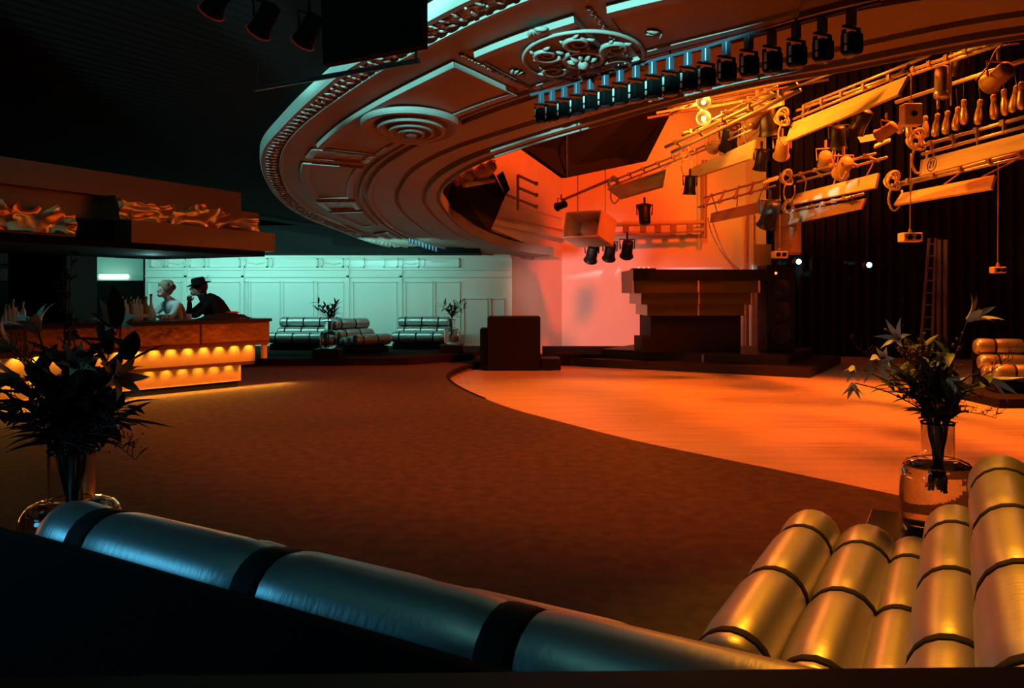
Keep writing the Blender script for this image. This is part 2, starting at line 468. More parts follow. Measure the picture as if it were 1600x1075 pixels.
tilt = Matrix.Rotation(math.atan(-KS), 3, 'X')
def soff_pt(px, py, dz):
    p = S(px, py); return Vector((p.x, p.y, soff_z(p.y) - dz))
# concentric medallion
c = soff_pt(643, 184, .085)
med = thing('ceiling_medallion', 'round plaster ceiling medallion of plain concentric rings', 'ceiling medallion', c)
def ringmb(r0, r1, h):
    mb = MB(); rot = tilt @ Matrix.Rotation(math.pi, 3, 'X')
    mb.lathe([(r0, -.03), (r0, h * .6), (r0 * .93 + r1 * .07, h), (r0 * .6 + r1 * .4, h), (r1, h * .25), (r1, -.03)], c, 56, rot)
    return mb
for r0, r1, h in ((.66, .46, .075), (.45, .31, .105), (.30, .19, .13), (.18, .08, .155)):
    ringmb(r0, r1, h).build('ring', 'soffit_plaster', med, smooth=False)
mb = MB(); mb.lathe([(.085, -.02), (.08, .15), (.05, .18), (.001, .19)], c, 24, tilt @ Matrix.Rotation(math.pi, 3, 'X')); mb.build('boss', 'soffit_plaster', med, smooth=True)
# ornate rosette with scrolls
c2 = soff_pt(911, 76, .085)
ros = thing('ceiling_medallion', 'ornate plaster ceiling rosette with leafy scrolls inside a ring', 'ceiling medallion', c2)
def on2(x, y, z): return c2 + tilt @ Vector((x, y, -z))
mb = MB(); mb.tube([on2(.62 * math.cos(t * R(6)),   .62 * math.sin(t * R(6)), .01) for t in range(61)], .02, 6, False); mb.build('ring', 'soffit_plaster', ros, smooth=True)
mb = MB(); mb.tube([on2(.2 * math.cos(t * R(10)), .2 * math.sin(t * R(10)), .02) for t in range(37)], .035, 6, False); mb.build('ring', 'soffit_plaster', ros, smooth=True)
mb = MB()
for k in range(10):
    a = k * R(36); mb.ball(on2(.11 * math.cos(a), .11 * math.sin(a), .05), .05, 6, 4, (1.3, .6, .8), tilt @ Matrix.Rotation(a, 3, 'Z'))
mb.ball(on2(0, 0, .08), .06, 8, 6); mb.build('rosette', 'soffit_plaster', ros, smooth=True)
for k in range(6):
    a = k * R(60) + .3; mb = MB()
    pts = []
    for t in range(26):
        u = t / 25; ang = a + math.sin(u * 3.0) * .35; rr = .24 + .16 * math.sin(u * math.pi)
        sp_c = (.41 * math.cos(a), .41 * math.sin(a)); rs = .15 * (1 - u * .75); th = a + math.pi + u * 9
        pts.append(on2(sp_c[0] + rs * math.cos(th), sp_c[1] + rs * math.sin(th), .035))
    mb.tube(pts, [.032 * (1 - .5 * t / 25) for t in range(26)], 6)
    for q in range(5):
        th = a + q * 1.25; mb.ball(on2(.41 * math.cos(a) + .15 * math.cos(th), .41 * math.sin(a) + .15 * math.sin(th), .03), .035, 6, 4, (1.5, .6, .6), tilt @ Matrix.Rotation(th + .8, 3, 'Z'))
    mb.build('scroll', 'soffit_plaster', ros, smooth=True)
# corner palmettes of that panel
for cx, cy in ((-.75, .5), (.78, .32), (-.55, -.62), (.72, -.55)):
    mb = MB()
    for q in range(5):
        th = math.atan2(cy, cx) + math.pi + (q - 2) * .45
        mb.ball(on2(cx + .09 * math.cos(th), cy + .09 * math.sin(th), -.01), .05, 6, 4, (1.6, .5, .5), tilt @ Matrix.Rotation(th, 3, 'Z'))
    mb.build('palmette', 'soffit_plaster', ros, smooth=True)

# black ceiling outside the soffit ring
m = MB()
rows = [[SP(a, 'A', None, 0, -.02, -.14) for a in THS]]
rows.append([Vector((CC.x + 22 * math.cos(a), CC.y + 22 * math.sin(a), soff_z(CC.y + RR('A', a) * math.sin(a)) + 1.9)) for a in THS])
m.strip([rows[1], rows[0]]); struct(m.build('ceiling', 'black_ceiling'))
m = MB(); m.box((-5.3, 20.5, 2.87), (9.0, 1.3, .70)); struct(m.build('ceiling_low', 'black_ceiling'))

# black piers around the bar
m = MB(); m.box((-7.3, 12.7, 1.5), (.9, .9, 3.3)); struct(m.build('pillar_1', 'black_paint'))

# ================================================================== SOFAS
TUB = [(0, .30, .135), (.25, .26, .138), (.45, .255, .112), (.62, .41, .130), (.80, .65, .135)]
def sofa(L, seg, sw, label, loc, rotz, group=None, zoff=0, start=.25, base='black_paint', nr=20, longs=None, starts=(0, 0, 0, 0, 0)):
    t = thing('banquette_sofa', label, 'sofa', loc, rotz, group)
    mb = MB(); xs0 = starts[0]; mb.bbox(((L + xs0) / 2, .42, .075), (L - xs0 - .02, .84, .15), .02); mb.build('base', base, t, world=False)
    LB = longs[4] if longs else L; mb = MB(); mb.bbox((LB / 2, .952, .36), (LB - .02, .02, .70), .006); mb.build('back_panel', base, t, world=False)
    L0 = L
    for ti, (y, z, r_) in enumerate(TUB):
        L = longs[ti] if longs else L0
        straps = []; x = start; S0 = starts[ti]
        while x < L - .05: straps.append(x); x += seg
        xs = [S0, S0 + .012, S0 + .04]
        x = S0 + .08
        while x < L - .06: xs.append(x); x += .05
        xs += [L - .04, L - .012, L]
        for s_ in straps: xs += [s_ - sw / 2 - .004, s_ - sw / 2 + .004, s_ + sw / 2 - .004, s_ + sw / 2 + .004]
        xs = sorted(xs); rr = []
        ends = [0] + straps + [L]
        for q in xs:
            e = min(q - S0, L - q); k = 1.0
            if e < .06: k = .72 + .28 * math.sin(min(e, .06) / .06 * math.pi / 2)
            dd = min((abs(q - s_) for s_ in straps), default=9)
            if dd < sw / 2: k *= .93
            elif dd < sw / 2 + .10: k *= .93 + .07 * math.sin((dd - sw / 2) / .10 * math.pi / 2)
            rr.append(r_ * k)
        mb = MB(); mb.tube([(q, y, z) for q in xs], rr, nr)
        o = mb.build('bolster', 'satin', t, smooth=True, world=False)
        for s_ in straps:
            mb = MB(); mb.tube([(s_ - sw / 2, y, z), (s_ - sw / 4, y, z), (s_ + sw / 4, y, z), (s_ + sw / 2, y, z)], [r_ * .945, r_ * .962, r_ * .962, r_ * .945], nr)
            mb.build('strap', 'strap', o, smooth=True, world=False)
    return t
uR = Vector((.49, .872, 0))
far = Vector((1.52, 4.0, 0))
sofa(1.78, .66, .05, 'silver padded banquette glowing amber beside the big glass vase of lilies', far, math.atan2(-uR.y, -uR.x), 'silver bolster banquettes', start=.34, longs=[1.78, 1.78, 1.80, 2.42, 2.42])
# left foreground sofa, its back to the viewer
aL = Vector((.856, -.517, 0)); uL = Vector((.517, .856, 0))
# back bolster axis passes these points
bl = Vector((.62, 1.47, 0))                 # axis near the right end
org = bl + aL * .02 + uL * .80
sofa(2.58, .80, .10, 'blue-lit banquette seen from behind its top roll across the foreground', org, math.atan2(aL.y * -1, aL.x * -1), 'silver bolster banquettes', start=.727, starts=(.66, 0, 0, 0, 0))
# low black partition behind it
m = MB()
c0 = bl + aL * .75 - uL * .215; c1 = bl - aL * 5.2 - uL * .215
d = (c1 - c0); cc = (c0 + c1) / 2
m.bbox((cc.x, cc.y, .3675), (d.length, .03, .735), .006, Matrix.Rotation(math.atan2(d.y, d.x), 3, 'Z'))
o = m.build('divider', 'black_matte'); tag(o, 'low black divider standing behind the foreground banquette', 'divider')
# ledge right in front of the camera
m = MB(); m.bbox((0, .78, .548), (3.6, .16, 1.096), .008, Matrix.Rotation(R(-.6), 3, 'Y'))
o = m.build('ledge', 'brown_ledge'); tag(o, 'dark brown ledge running along the very front below the sofas', 'ledge')

# far sofas on the black platform
def far_sofa(L, px, d, rot, label): return sofa(L, .42, .035, label, ((px - CX) / F * d, d, .15), rot, 'silver bolster banquettes', start=.2, nr=12)
far_sofa(1.6, 420, 19.3, R(-4), 'teal-lit banquette against the far wall just right of the bar')
far_sofa(1.05, 553, 18.0, R(50), 'banquette angled out from the far wall showing its round bolster ends')
far_sofa(1.35, 612, 19.6, R(-4), 'banquette under the far wall left of the black cabinet')
sofa(1.8, .42, .035, 'dim orange banquette in the dark beyond the right-hand bouquet', ((1552 - CX) / F * 12.2, 12.2, DF + .12), R(-12), 'silver bolster banquettes', start=.28, nr=12)
mb = MB(); mb.box(((1580 - CX) / F * 12.4 + .4, 12.3, DF + .06), (2.4, 1.8, .12)); struct(mb.build('platform_floor', 'black_carpet'))

# ================================================================== TABLES, VASES, BOUQUETS
def low_table(label, c, rotz, h, w=.62):
    t = thing('side_table', label, 'table', (c[0], c[1], 0), rotz, 'low side tables at the sofa ends')
    mb = MB(); mb.bbox((0, 0, h - .015), (w, w, .03), .006); mb.build('table_top', 'table_glass', t, world=False)
    mb = MB(); mb.bbox((0, 0, (h - .03) / 2), (w - .1, w - .1, h - .03), .01); mb.build('base', 'black_paint', t, world=False)
    return t
def vase(label, c, s_, group=None, small=False, n=40):
    t = thing('vase', label, 'vase', c, 0, group)
    R0, H, NR, NH = .185 * s_, .40 * s_, .082 * s_, .19 * s_
    out = [(.001, 0), (R0 * .80, 0), (R0 * .93, .015 * s_), (R0, .06 * s_), (R0, H * .72), (R0 * .985, H * .80), (R0 * .93, H * .88), (R0 * .80, H * .95), (NR * 1.35, H * .985), (NR * 1.03, H), (NR, H * 1.02), (NR, H + NH * .92), (NR * 1.06, H + NH)]
    w = .006 * s_
    inn = [(max(a - w, .001), b + (w if b < .02 * s_ else 0) - (w * .5 if .9 * H < b < H else 0)) for a, b in out]
    prof = out + [(NR * 1.06 - w * .6, H + NH)] + list(reversed(inn[:-1]))
    mb = MB(); mb.lathe(prof, (0, 0, 0), n); mb.build('glass_body', 'glass', t, smooth=True, world=False)
    wl_ = H * .90
    wp = [(a - .001, b) for a, b in inn if b < wl_ and a > .002]
    wp = [(.0008, inn[0][1] + .001)] + [(a, b + .001) for a, b in wp] + [(wp[-1][0] - .004, wl_), (.0008, wl_)]
    mb = MB(); mb.lathe(wp, (0, 0, 0), n); mb.build('water', 'water', t, smooth=False, world=False)
    return t, R0, H, NR, NH
def leafmesh(mb, base, dirv, up, L, W, curl=.25, n=5):
    dirv = dirv.normalized(); side = dirv.cross(up)
    if side.length < 1e-4: side = dirv.orthogonal()
    side.normalize(); nr = side.cross(dirv)
    prev = None; rows = []
    for i in range(n + 1):
        u = i / n; w = W * math.sin(math.pi * min(1, .08 + u * .92)) ** .8 * (1 - .25 * u)
        if i == n: w = .0006
        c = base + dirv * (L * u) - nr * (curl * L * u * u)
        rows.append([c - side * w + nr * w * .25, c.copy(), c + side * w + nr * w * .25])
    mb.strip(rows)
def lily(base, head, facing, size, label, root_pt, group, droop=.5, wid=.20, pm='petal'):
    t = thing('lily', label, 'flower', base, 0, group)
    mb = MB(); mid = (base + head) / 2 + Vector((0, 0, .05))
    pts = spline([root_pt, base, mid, head], 12); mb.tube(pts, .0035, 5); mb.build('stem', 'stem', t, smooth=True)
    f = facing.normalized(); q = f.to_track_quat('Z', 'Y').to_matrix()
    mb = MB()
    for k in range(6):
        a = k * R(60) + (.2 if k % 2 else 0); dv = q @ Vector((math.cos(a) * .62, math.sin(a) * .62, .78)); rows = []
        for i in range(7):
            u = i / 6; w = size * wid * math.sin(math.pi * (.12 + .88 * u) ** .9) if i < 6 else .0005
            rad_ = size * (.08 + .62 * u ** 1.5 + droop * .25 * u ** 4); hh = size * (.95 * u - droop * .55 * u ** 3)
            ct = Vector((math.cos(a) * rad_, math.sin(a) * rad_, hh)); sd = Vector((-math.sin(a), math.cos(a), 0))
            rows.append([head + q @ (ct - sd * w), head + q @ (ct + Vector((0, 0, -w * .25))), head + q @ (ct + sd * w)])
        mb.strip(rows)
    mb.build('petals', pm, t, smooth=True)
    mb = MB()
    for k in range(5):
        a = k * R(72); mb.tube([head, head + q @ Vector((math.cos(a) * size * .12, math.sin(a) * size * .12, size * .55))], .0022, 4)
    mb.build('stamens', 'berry', t)
    return t
def branch(rnd, root, neck, tip, label, group, leaf_n, leaf_L, leaf_W, lm='leaf', kind='leafy'):
    name = {'leafy': 'leafy_branch', 'berry': 'berry_sprig', 'twig': 'twig_spray'}[kind]
    t = thing(name, label, {'leafy': 'branch', 'berry': 'berry sprig', 'twig': 'twig'}[kind], root, 0, group)
    mid = neck.lerp(tip, .5) + Vector((rnd.uniform(-.03, .03), rnd.uniform(-.03, .03), .05))
    pts = spline([root, neck, mid, tip], 16)
    mb = MB(); mb.tube(pts, [.0042 * (1 - .6 * i / 15) for i in range(16)], 5)
    up = Vector((0, 0, 1))
    if kind == 'leafy':
        mb.build('stem', 'stem', t, smooth=True)
        mb = MB()
        for k in range(leaf_n):
            u = .42 + .58 * k / max(leaf_n - 1, 1); p = pts[min(15, int(u * 15))]
            dv = (tip - neck).normalized() * .5 + Vector((rnd.uniform(-1, 1), rnd.uniform(-1, 1), rnd.uniform(-.4, .7)))
            leafmesh(mb, p, dv, up, leaf_L * rnd.uniform(.7, 1.2), leaf_W * rnd.uniform(.7, 1.2), rnd.uniform(.05, .5))
        mb.build('foliage', lm, t, smooth=True)
    else:
        side = []
        for k in range(leaf_n):
            u = .45 + .55 * k / max(leaf_n - 1, 1); p = pts[min(15, int(u * 15))]
            e = p + (Vector((rnd.uniform(-1, 1), rnd.uniform(-1, 1), rnd.uniform(-.3, 1))) + (tip - neck).normalized()).normalized() * leaf_L * rnd.uniform(.5, 1)
            mb.tube([p, p.lerp(e, .5) + Vector((0, 0, .008)), e], .0016, 4); side.append(e)
            if kind == 'twig':
                for q in range(3):
                    e2 = e + Vector((rnd.uniform(-1, 1), rnd.uniform(-1, 1), rnd.uniform(-.4, 1))) * leaf_L * .4
                    mb.tube([p.lerp(e, .6), e2], .0012, 3); side.append(e2)
        mb.build('stem', 'twig', t, smooth=True)
        mb = MB()
        for e in side: mb.ball(e, leaf_W * rnd.uniform(.7, 1.2), 6, 4)
        mb.build('berries' if kind == 'berry' else 'buds', 'berry' if kind == 'berry' else 'twig', t, smooth=True)['kind'] = 'stuff'
    return t

def bouquet(rnd, c, vinfo, spread, hgt, nleaf, nberry, ntwig, tagname, lm, centre_off=(0, 0), big=(.13, .026)):
    R0, H, NR, NH = vinfo
    top = Vector((c.x, c.y, c.z + H + NH)); ox, oy = centre_off
    def neckp(): 
        a = rnd.uniform(0, 6.28); q = NR * .6
        return Vector((c.x + q * math.cos(a), c.y + q * math.sin(a), c.z + H + NH * .9)), Vector((c.x - q * .7 * math.cos(a), c.y - q * .7 * math.sin(a), c.z + H * rnd.uniform(.55, .8)))
    def tip(rmin, rmax, zmin, zmax, flat=1.0):
        a = rnd.uniform(0, 6.28); q = rnd.uniform(rmin, rmax) * spread; z = rnd.uniform(zmin, zmax) * hgt
        return top + Vector((ox + q * math.cos(a), oy + q * math.sin(a) * flat, z))
    for k in range(nleaf):
        nk, rt = neckp(); branch(rnd, rt, nk, tip(.12, .85, .12, .9), 'dark green leafy branch spreading from the ' + tagname, 'leafy branches in the ' + tagname, 12, big[0], big[1], lm, 'leafy')
    for k in range(nberry):
        nk, rt = neckp(); branch(rnd, rt, nk, tip(.3, 1.0, .15, 1.0), 'thin sprig of small red berries rising from the ' + tagname, 'berry sprigs in the ' + tagname, 14, .06, .0085, lm, 'berry')
    for k in range(ntwig):
        nk, rt = neckp(); branch(rnd, rt, nk, tip(.6, 1.15, -.02, .9), 'wispy brown twig reaching out of the ' + tagname, 'wispy twigs in the ' + tagname, 12, .075, .0035, lm, 'twig')
    return top
# right
cR = P(1465, 832, 4.25); hT = cR.z
low_table('low dark side table under the right-hand lily vase', (cR.x - .02, cR.y + .05), R(-29), hT)
vt, *vi = vase('tall clear glass vase half filled with water holding lilies by the amber banquette', Vector((cR.x, cR.y, hT + .001)), 1.0)
rnd = random.Random(11)
topR = bouquet(rnd, Vector((cR.x, cR.y, hT)), vi, .34, .46, 26, 16, 6, 'right-hand lily vase', 'leaf', (-.03, 0), (.12, .026))
lil = [((1512, 500), (.5, -.6, .6), .15, 'large pale lily at the top right of the right-hand bouquet', .3),
       ((1405, 530), (-.7, -.6, .35), .12, 'peach-lit lily at the upper left of the right-hand bouquet', .4),
       ((1366, 556), (-.2, -.7, -.7), .14, 'drooping bluish lily at the left of the right-hand bouquet', .3),
       ((1480, 593), (.55, -.7, -.4), .14, 'pale blue lily low in front of the right-hand bouquet', .4),
       ((1548, 590), (.9, -.3, -.5), .13, 'narrow bluish lily bud hanging at the far right of the right-hand bouquet', .0),
       ((1383, 560), (-.6, -.8, .1), .08, 'small cream lily bud beside the drooping lily', .2),
       ((1470, 560), (-.4, -.9, .1), .07, 'small golden flower in the middle of the right-hand bouquet', .1),
       ((1333, 572), (-.5, -.5, -.8), .08, 'tiny pale bud at the leftmost tip of the right-hand bouquet', .0),
       ((1333, 598), (-.3, -.6, -.9), .08, 'tiny pale bud hanging below the leftmost tip of the right-hand bouquet', .0)]
for (px, py), fc, sz, lb, dr in lil:
    hd = P(px, py, cR.y - .06 + rnd.uniform(-.1, .05)); base = topR + Vector((rnd.uniform(-.04, .04), rnd.uniform(-.04, .04), -.02))
    lily(base, hd, Vector(fc), sz, lb, Vector((cR.x + rnd.uniform(-.05, .05), cR.y, hT + .25)), 'lilies in the right-hand vase', dr, .115 if sz > .1 else .16)
# left
cLp = P(112, 905, 3.06); hL = .315
low_table('low dark side table hidden behind the foreground sofa end carrying the left vase', (cLp.x, cLp.y), R(-31), hL, .40)
vt2, *vi2 = vase('big clear glass vase of dark foliage at the left end of the foreground sofa', Vector((cLp.x, cLp.y, hL + .001)), 1.0)
rnd = random.Random(23)
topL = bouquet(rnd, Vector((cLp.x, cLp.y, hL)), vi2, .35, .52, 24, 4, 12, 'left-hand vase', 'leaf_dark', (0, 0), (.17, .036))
lil = [((60, 520), (-.3, -.3, .9), .12, 'dark lily standing highest on the left of the left-hand bouquet', .5),
       ((172, 512), (.5, -.6, .6), .11, 'pale-edged lily at the upper right of the left-hand bouquet', .3),
       ((30, 590), (-.8, -.3, .1), .12, 'lily with amber-lit petals at the left edge of the left-hand bouquet', .4),
       ((115, 575), (.5, -.5, .5), .10, 'lily facing out of the centre of the left-hand bouquet', .5),
       ((180, 590), (.8, -.5, .0), .11, 'lily opening to the right of the left-hand bouquet', .4),
       ((25, 545), (-.8, -.4, .4), .13, 'lily nearest the left picture edge in the left-hand bouquet', .5)]
for (px, py), fc, sz, lb, dr in lil:
    hd = P(px, py, cLp.y + rnd.uniform(-.15, .05)); base = topL + Vector((rnd.uniform(-.04, .04), rnd.uniform(-.04, .04), -.02))
    lily(base, hd, Vector(fc), sz, lb, Vector((cLp.x + rnd.uniform(-.05, .05), cLp.y, hL + .25)), 'lilies in the left-hand vase', dr, .17)
for k, (px, py) in enumerate(((98, 428), (112, 400), (88, 450))):
    nk = topL + Vector((rnd.uniform(-.03, .03), 0, -.02))
    branch(rnd, Vector((cLp.x, cLp.y, hL + .25)), nk, P(px, py, cLp.y), 'tall thin flower spike rising highest from the left-hand vase', 'tall spikes in the left-hand vase', 16, .035, .006, 'leaf', 'twig')
# far ones
for px, d, lb, tn in ((513, 17.2, 'small glass vase with a spiky plant between two far banquettes', 'far vase between the banquettes'), (706, 18.6, 'small glass vase with a spiky plant right of the far banquettes', 'far vase beside the black cabinet')):
    c = Vector(((px - CX) / F * d, d, .15))
    t = thing('side_table', 'low black table under the ' + tn, 'table', (c.x, c.y, .15), 0, 'low side tables at the sofa ends')
    mb = MB(); mb.bbox((0, 0, .09), (.55, .55, .18), .01); mb.build('table_top', 'black_paint', t, world=False)
    c.z = .332; vv, *vf = vase(lb, c, 1.0, n=20)
    rnd = random.Random(int(px)); tp = Vector((c.x, c.y, c.z + vf[1] + vf[3]))
    for k in range(9):
        a = k * .9 + .3; q = rnd.uniform(.14, .30); tip_ = tp + Vector((q * math.cos(a), q * math.sin(a), rnd.uniform(.12, .42)))
        branch(rnd, Vector((c.x, c.y, c.z + .2)), tp, tip_, 'spiky leafy stem in the ' + tn, 'stems in the ' + tn, 11, .20, .026, 'leaf', 'leafy')

# ================================================================== BAR
bR = Vector((-3.96, 13.0, 0)); bd = Vector((.635, .772, 0)); bn = Vector((-.772, .635, 0))
def bw(s_, n_): p = bR + bd * s_ + bn * n_; return (p.x, p.y)
bar = thing('bar_counter', 'stepped mirrored bar counter glowing amber from lamps under its ledges', 'bar', bR)
BL = -8.5
def upoly(i, wid=.55, D=2.6):
    return [bw(BL, i), bw(-i, i), bw(-i, .66), bw(BL, .66)]
mb = MB(); mb.prism(upoly(-.03), 1.06, 1.11); mb.build('counter_top', 'counter_black', bar)
for i, z0, z1, nm, mt in ((0, .74, 1.06, 'tier', 'bronze_panel'), (.16, .42, .74, 'tier', 'warm_panel'), (.32, .10, .42, 'tier', 'warm_panel'), (.36, 0, .10, 'plinth', 'black_matte')):
    mb = MB(); mb.prism(upoly(i), z0, z1); mb.build(nm, mt, bar)
# mirrored facing panels on the top tier
k = 0; s_ = -.02
while s_ > BL + 1:
    e = s_ - 1.18; mb = MB()
    mid = bR + bd * ((s_ + e) / 2) + bn * -.008
    mb.box((mid.x, mid.y, .90), (1.16, .014, .28), Matrix.Rotation(math.atan2(bd.y, bd.x), 3, 'Z'))
    mb.build('mirror_panel', 'gold_mirror', bar); s_ -= 1.2
# little bulbs tucked under the ledges
LIGHTS = []
mb1 = MB()
for i, z in ((.07, .728), (.23, .408)):
    for k in range(26):
        s_ = -.28 - k * .26
        x, y = bw(s_, i); b = MB(); b.ball((x, y, z - .012), .012, 6, 4); 
        if s_ > -5.4:
            b.build('lamp_bulb', 'bar_bulb', bar)
        LIGHTS.append((x, y, z - .03, i))
for i, z in ((.004, .715), (.164, .395)):         # valance lips that hide the bulbs
    b = MB(); mid = bR + bd * ((BL - i) / 2) + bn * (i + .01); b.box((mid.x, mid.y, z), (-BL - i * 1.0, .012, .055), Matrix.Rotation(math.atan2(bd.y, bd.x), 3, 'Z')); b.build('valance', 'bronze_panel', bar)
# gold block at the end
b = MB(); x, y = bw(-.06, .06); b.box((x, y, .60), (.07, .07, .28), Matrix.Rotation(math.atan2(bd.y, bd.x), 3, 'Z')); b.build('end_panel', 'warm_panel', bar)

# canopy above
kR = Vector((-3.78, 12.7, 0)); kd = Vector((.445, .895, 0)); kn = Vector((-.895, .445, 0))
def kw(s_, n_): p = kR + kd * s_ + kn * n_; return (p.x, p.y)
can = thing('bar_canopy', 'stepped bronze canopy hanging over the bar with mirrored tiers', 'canopy', (kR.x, kR.y, 2.17))
def kbox(name, mt, s0, s1, n0, n1, z0, z1):
    b = MB(); b.prism([kw(s0, n0), kw(s1, n0), kw(s1, n1), kw(s0, n1)], z0, z1); return b.build(name, mt, can)
kbox('lower_tier', 'bronze_panel', -2.62, 0, 0, 2.7, 2.18, 2.47)
kbox('lower_tier', 'black_matte', -3.40, -2.62, .35, 2.7, 2.18, 2.47)  # black block in the notch; its shade is put into the colour
kbox('lower_tier', 'bronze_panel', -9, -3.40, 0, 2.7, 2.20, 2.50)
kbox('middle_tier', 'bronze_panel', -2.72, -.17, .18, 2.5, 2.47, 2.79)
kbox('middle_tier', 'bronze_panel', -9, -2.72, .5, 2.5, 2.47, 2.80)
kbox('upper_tier', 'bronze_panel', -9, -.36, .36, 2.3, 2.79, 3.10)
kbox('underside', 'black_matte', -9, -.12, .10, 2.6, 2.10, 2.18)
b = MB()
for s0, s1 in ((-.18, -1.1), (-1.14, -2.1), (-2.14, -3.4)): pass
# crumpled mirror facing of the tiers
rnd = random.Random(3)
def foil(s0, s1, n0, z0, z1, amp, seed):
    r_ = random.Random(seed); b = MB(); rows = []
    nx, nz = 26, 6
    for j in range(nz):
        row = []
        for i in range(nx):
            q = kw(s0 + (s1 - s0) * i / (nx - 1), n0 - .012 - r_.random() * amp)
            zz = z0 + (z1 - z0) * j / (nz - 1) + (r_.uniform(-.07, .05) if j == nz - 1 else 0)
            row.append(Vector((q[0], q[1], zz)))
        rows.append(row)
    b.strip(rows); return b.build('foil_facing', 'gold_mirror', can, smooth=True)
foil(-2.7, -.22, .18, 2.48, 2.76, .06, 2); foil(-5.4, -3.42, 0, 2.22, 2.52, .06, 4)
# bottles on the bar
def bottle(kind, label, group, x, y, z, mt, sc=1.0):
    t = thing('bottle', label, 'bottle', (x, y, z), 0, group)
    H = .30 * sc; r_ = .038 * sc
    prof = {0: [(r_ * .9, 0), (r_, .01), (r_, H * .55), (r_ * .8, H * .66), (r_ * .36, H * .76), (r_ * .34, H * .95)],
            1: [(r_ * .9, 0), (r_ * 1.05, .01), (r_ * 1.05, H * .62), (r_ * .95, H * .68), (r_ * .36, H * .74), (r_ * .34, H * .92)],
            2: [(r_ * 1.2, 0), (r_ * 1.4, .02), (r_ * 1.35, H * .3), (r_ * .6, H * .55), (r_ * .36, H * .7), (r_ * .36, H * .98)]}[kind]
    b = MB(); b.lathe(prof, (0, 0, 0), 14); b.build('glass_body', mt, t, smooth=True, world=False)
    b = MB(); b.lathe([(r_ * .42, prof[-1][1]), (r_ * .42, prof[-1][1] + .03)], (0, 0, 0), 10); b.build('cap', 'black_metal' if kind else 'gold_mirror', t, world=False)
    b = MB(); b.lathe([(r_ * (1.02 if kind < 2 else 1.4), H * .15), (r_ * (1.06 if kind < 2 else 1.38), H * .16), (r_ * (1.06 if kind < 2 else 1.38), H * .28), (r_ * 1.02, H * .29)], (0, 0, 0), 14); b.build('label', 'label_paper', t, world=False)
    return t
rnd = random.Random(9)
bz = 1.111
spots = [190, 196, 203, 209, 214, 219, 224, 228, 236]
for k, px in enumerate(spots):
    # along the inner side of the front counter
    q = (px - CX) / F
    off = .33
    # intersect view line with counter line
    o2 = bR + bn * off
    s_ = (q * o2.y - o2.x) / (bd.x - q * bd.y); p = o2 + bd * s_
    kind = (0, 1, 0, 1, 0, 1, 0, 0, 2)[k]
    lbs = ['green bottle with a gilt cap at the left of the row by the blonde bartender', 'clear square-shouldered bottle second from the left of the bar row', 'amber bottle third in the bar row', 'clear bottle with a dark cap fourth in the bar row',
           'green bottle fifth in the bar row', 'clear broad bottle sixth in the bar row', 'amber bottle seventh in the bar row', 'slim green bottle second from the right end of the bar row', 'squat round decanter at the right end of the bar row']
    bottle(kind, lbs[k], 'bottles on the bar counter', p.x, p.y, bz, ('bottle_green', 'bottle_clear', 'bottle_amber', 'bottle_clear', 'bottle_clear', 'bottle_clear', 'bottle_amber', 'bottle_green', 'bottle_clear')[k], 1.15 if k < 8 else 1.25)
for k, px in enumerate((8, 14, 20, 26, 36)):
    q = (px - CX) / F; o2 = bR + bn * .3; s_ = (q * o2.y - o2.x) / (bd.x - q * bd.y); p = o2 + bd * s_
    bottle(k % 2, ['blue-lit bottle at the far left end of the bar', 'second blue-lit bottle from the far left end of the bar', 'third glinting bottle from the left end of the bar', 'fourth glinting bottle from the left end of the bar', 'lone short bottle nearest the black pillar on the bar'][k], 'bottles at the dark left end of the bar', p.x, p.y, bz, 'bottle_clear', .8 + .12 * (k % 3))
# glasses near the people
for k, px in enumerate((252, 258, 264, 296)):
    q = (px - CX) / F; o2 = bR + bn * .2; s_ = (q * o2.y - o2.x) / (bd.x - q * bd.y); p = o2 + bd * s_
    t = thing('tumbler', ['leftmost short glass before the blonde bartender', 'middle short glass before the blonde bartender', 'rightmost of three short glasses before the blonde bartender', 'single short glass between the two people at the bar'][k], 'glass', (p.x, p.y, bz), 0, 'tumblers on the bar')
    b = MB(); b.lathe([(.03, 0), (.036, .09), (.033, .09), (.028, .008), (.001, .008)], (0, 0, 0), 12); b.build('glass_body', 'bottle_clear', t, smooth=True, world=False)
# folded jacket on the bar
p = bR + bd * -.62 + bn * .3
t = thing('jacket', 'dark jacket lying folded on the right end of the bar', 'jacket', (p.x, p.y, bz), math.atan2(bd.y, bd.x))
b = MB(); rows = []
for i in range(9):
    u = i / 8; row = []
    for j in range(7):
        w = j / 6; h = .085 * math.sin(math.pi * u) ** .4 * math.sin(math.pi * w) ** .4 + .012 * math.sin(i * 2.3 + j * 1.7)
        row.append(Vector((-.42 + .84 * u, -.16 + .32 * w, max(h, .001))))
    rows.append(row)
b.strip(rows); b.build('cloth', 'dark_cloth', t, smooth=True, world=False)
b = MB(); b.ball((.12, -.02, .095), .1, 8, 5, (1.3, .9, .25)); b.build('lining', 'red_cloth', t, smooth=True, world=False)

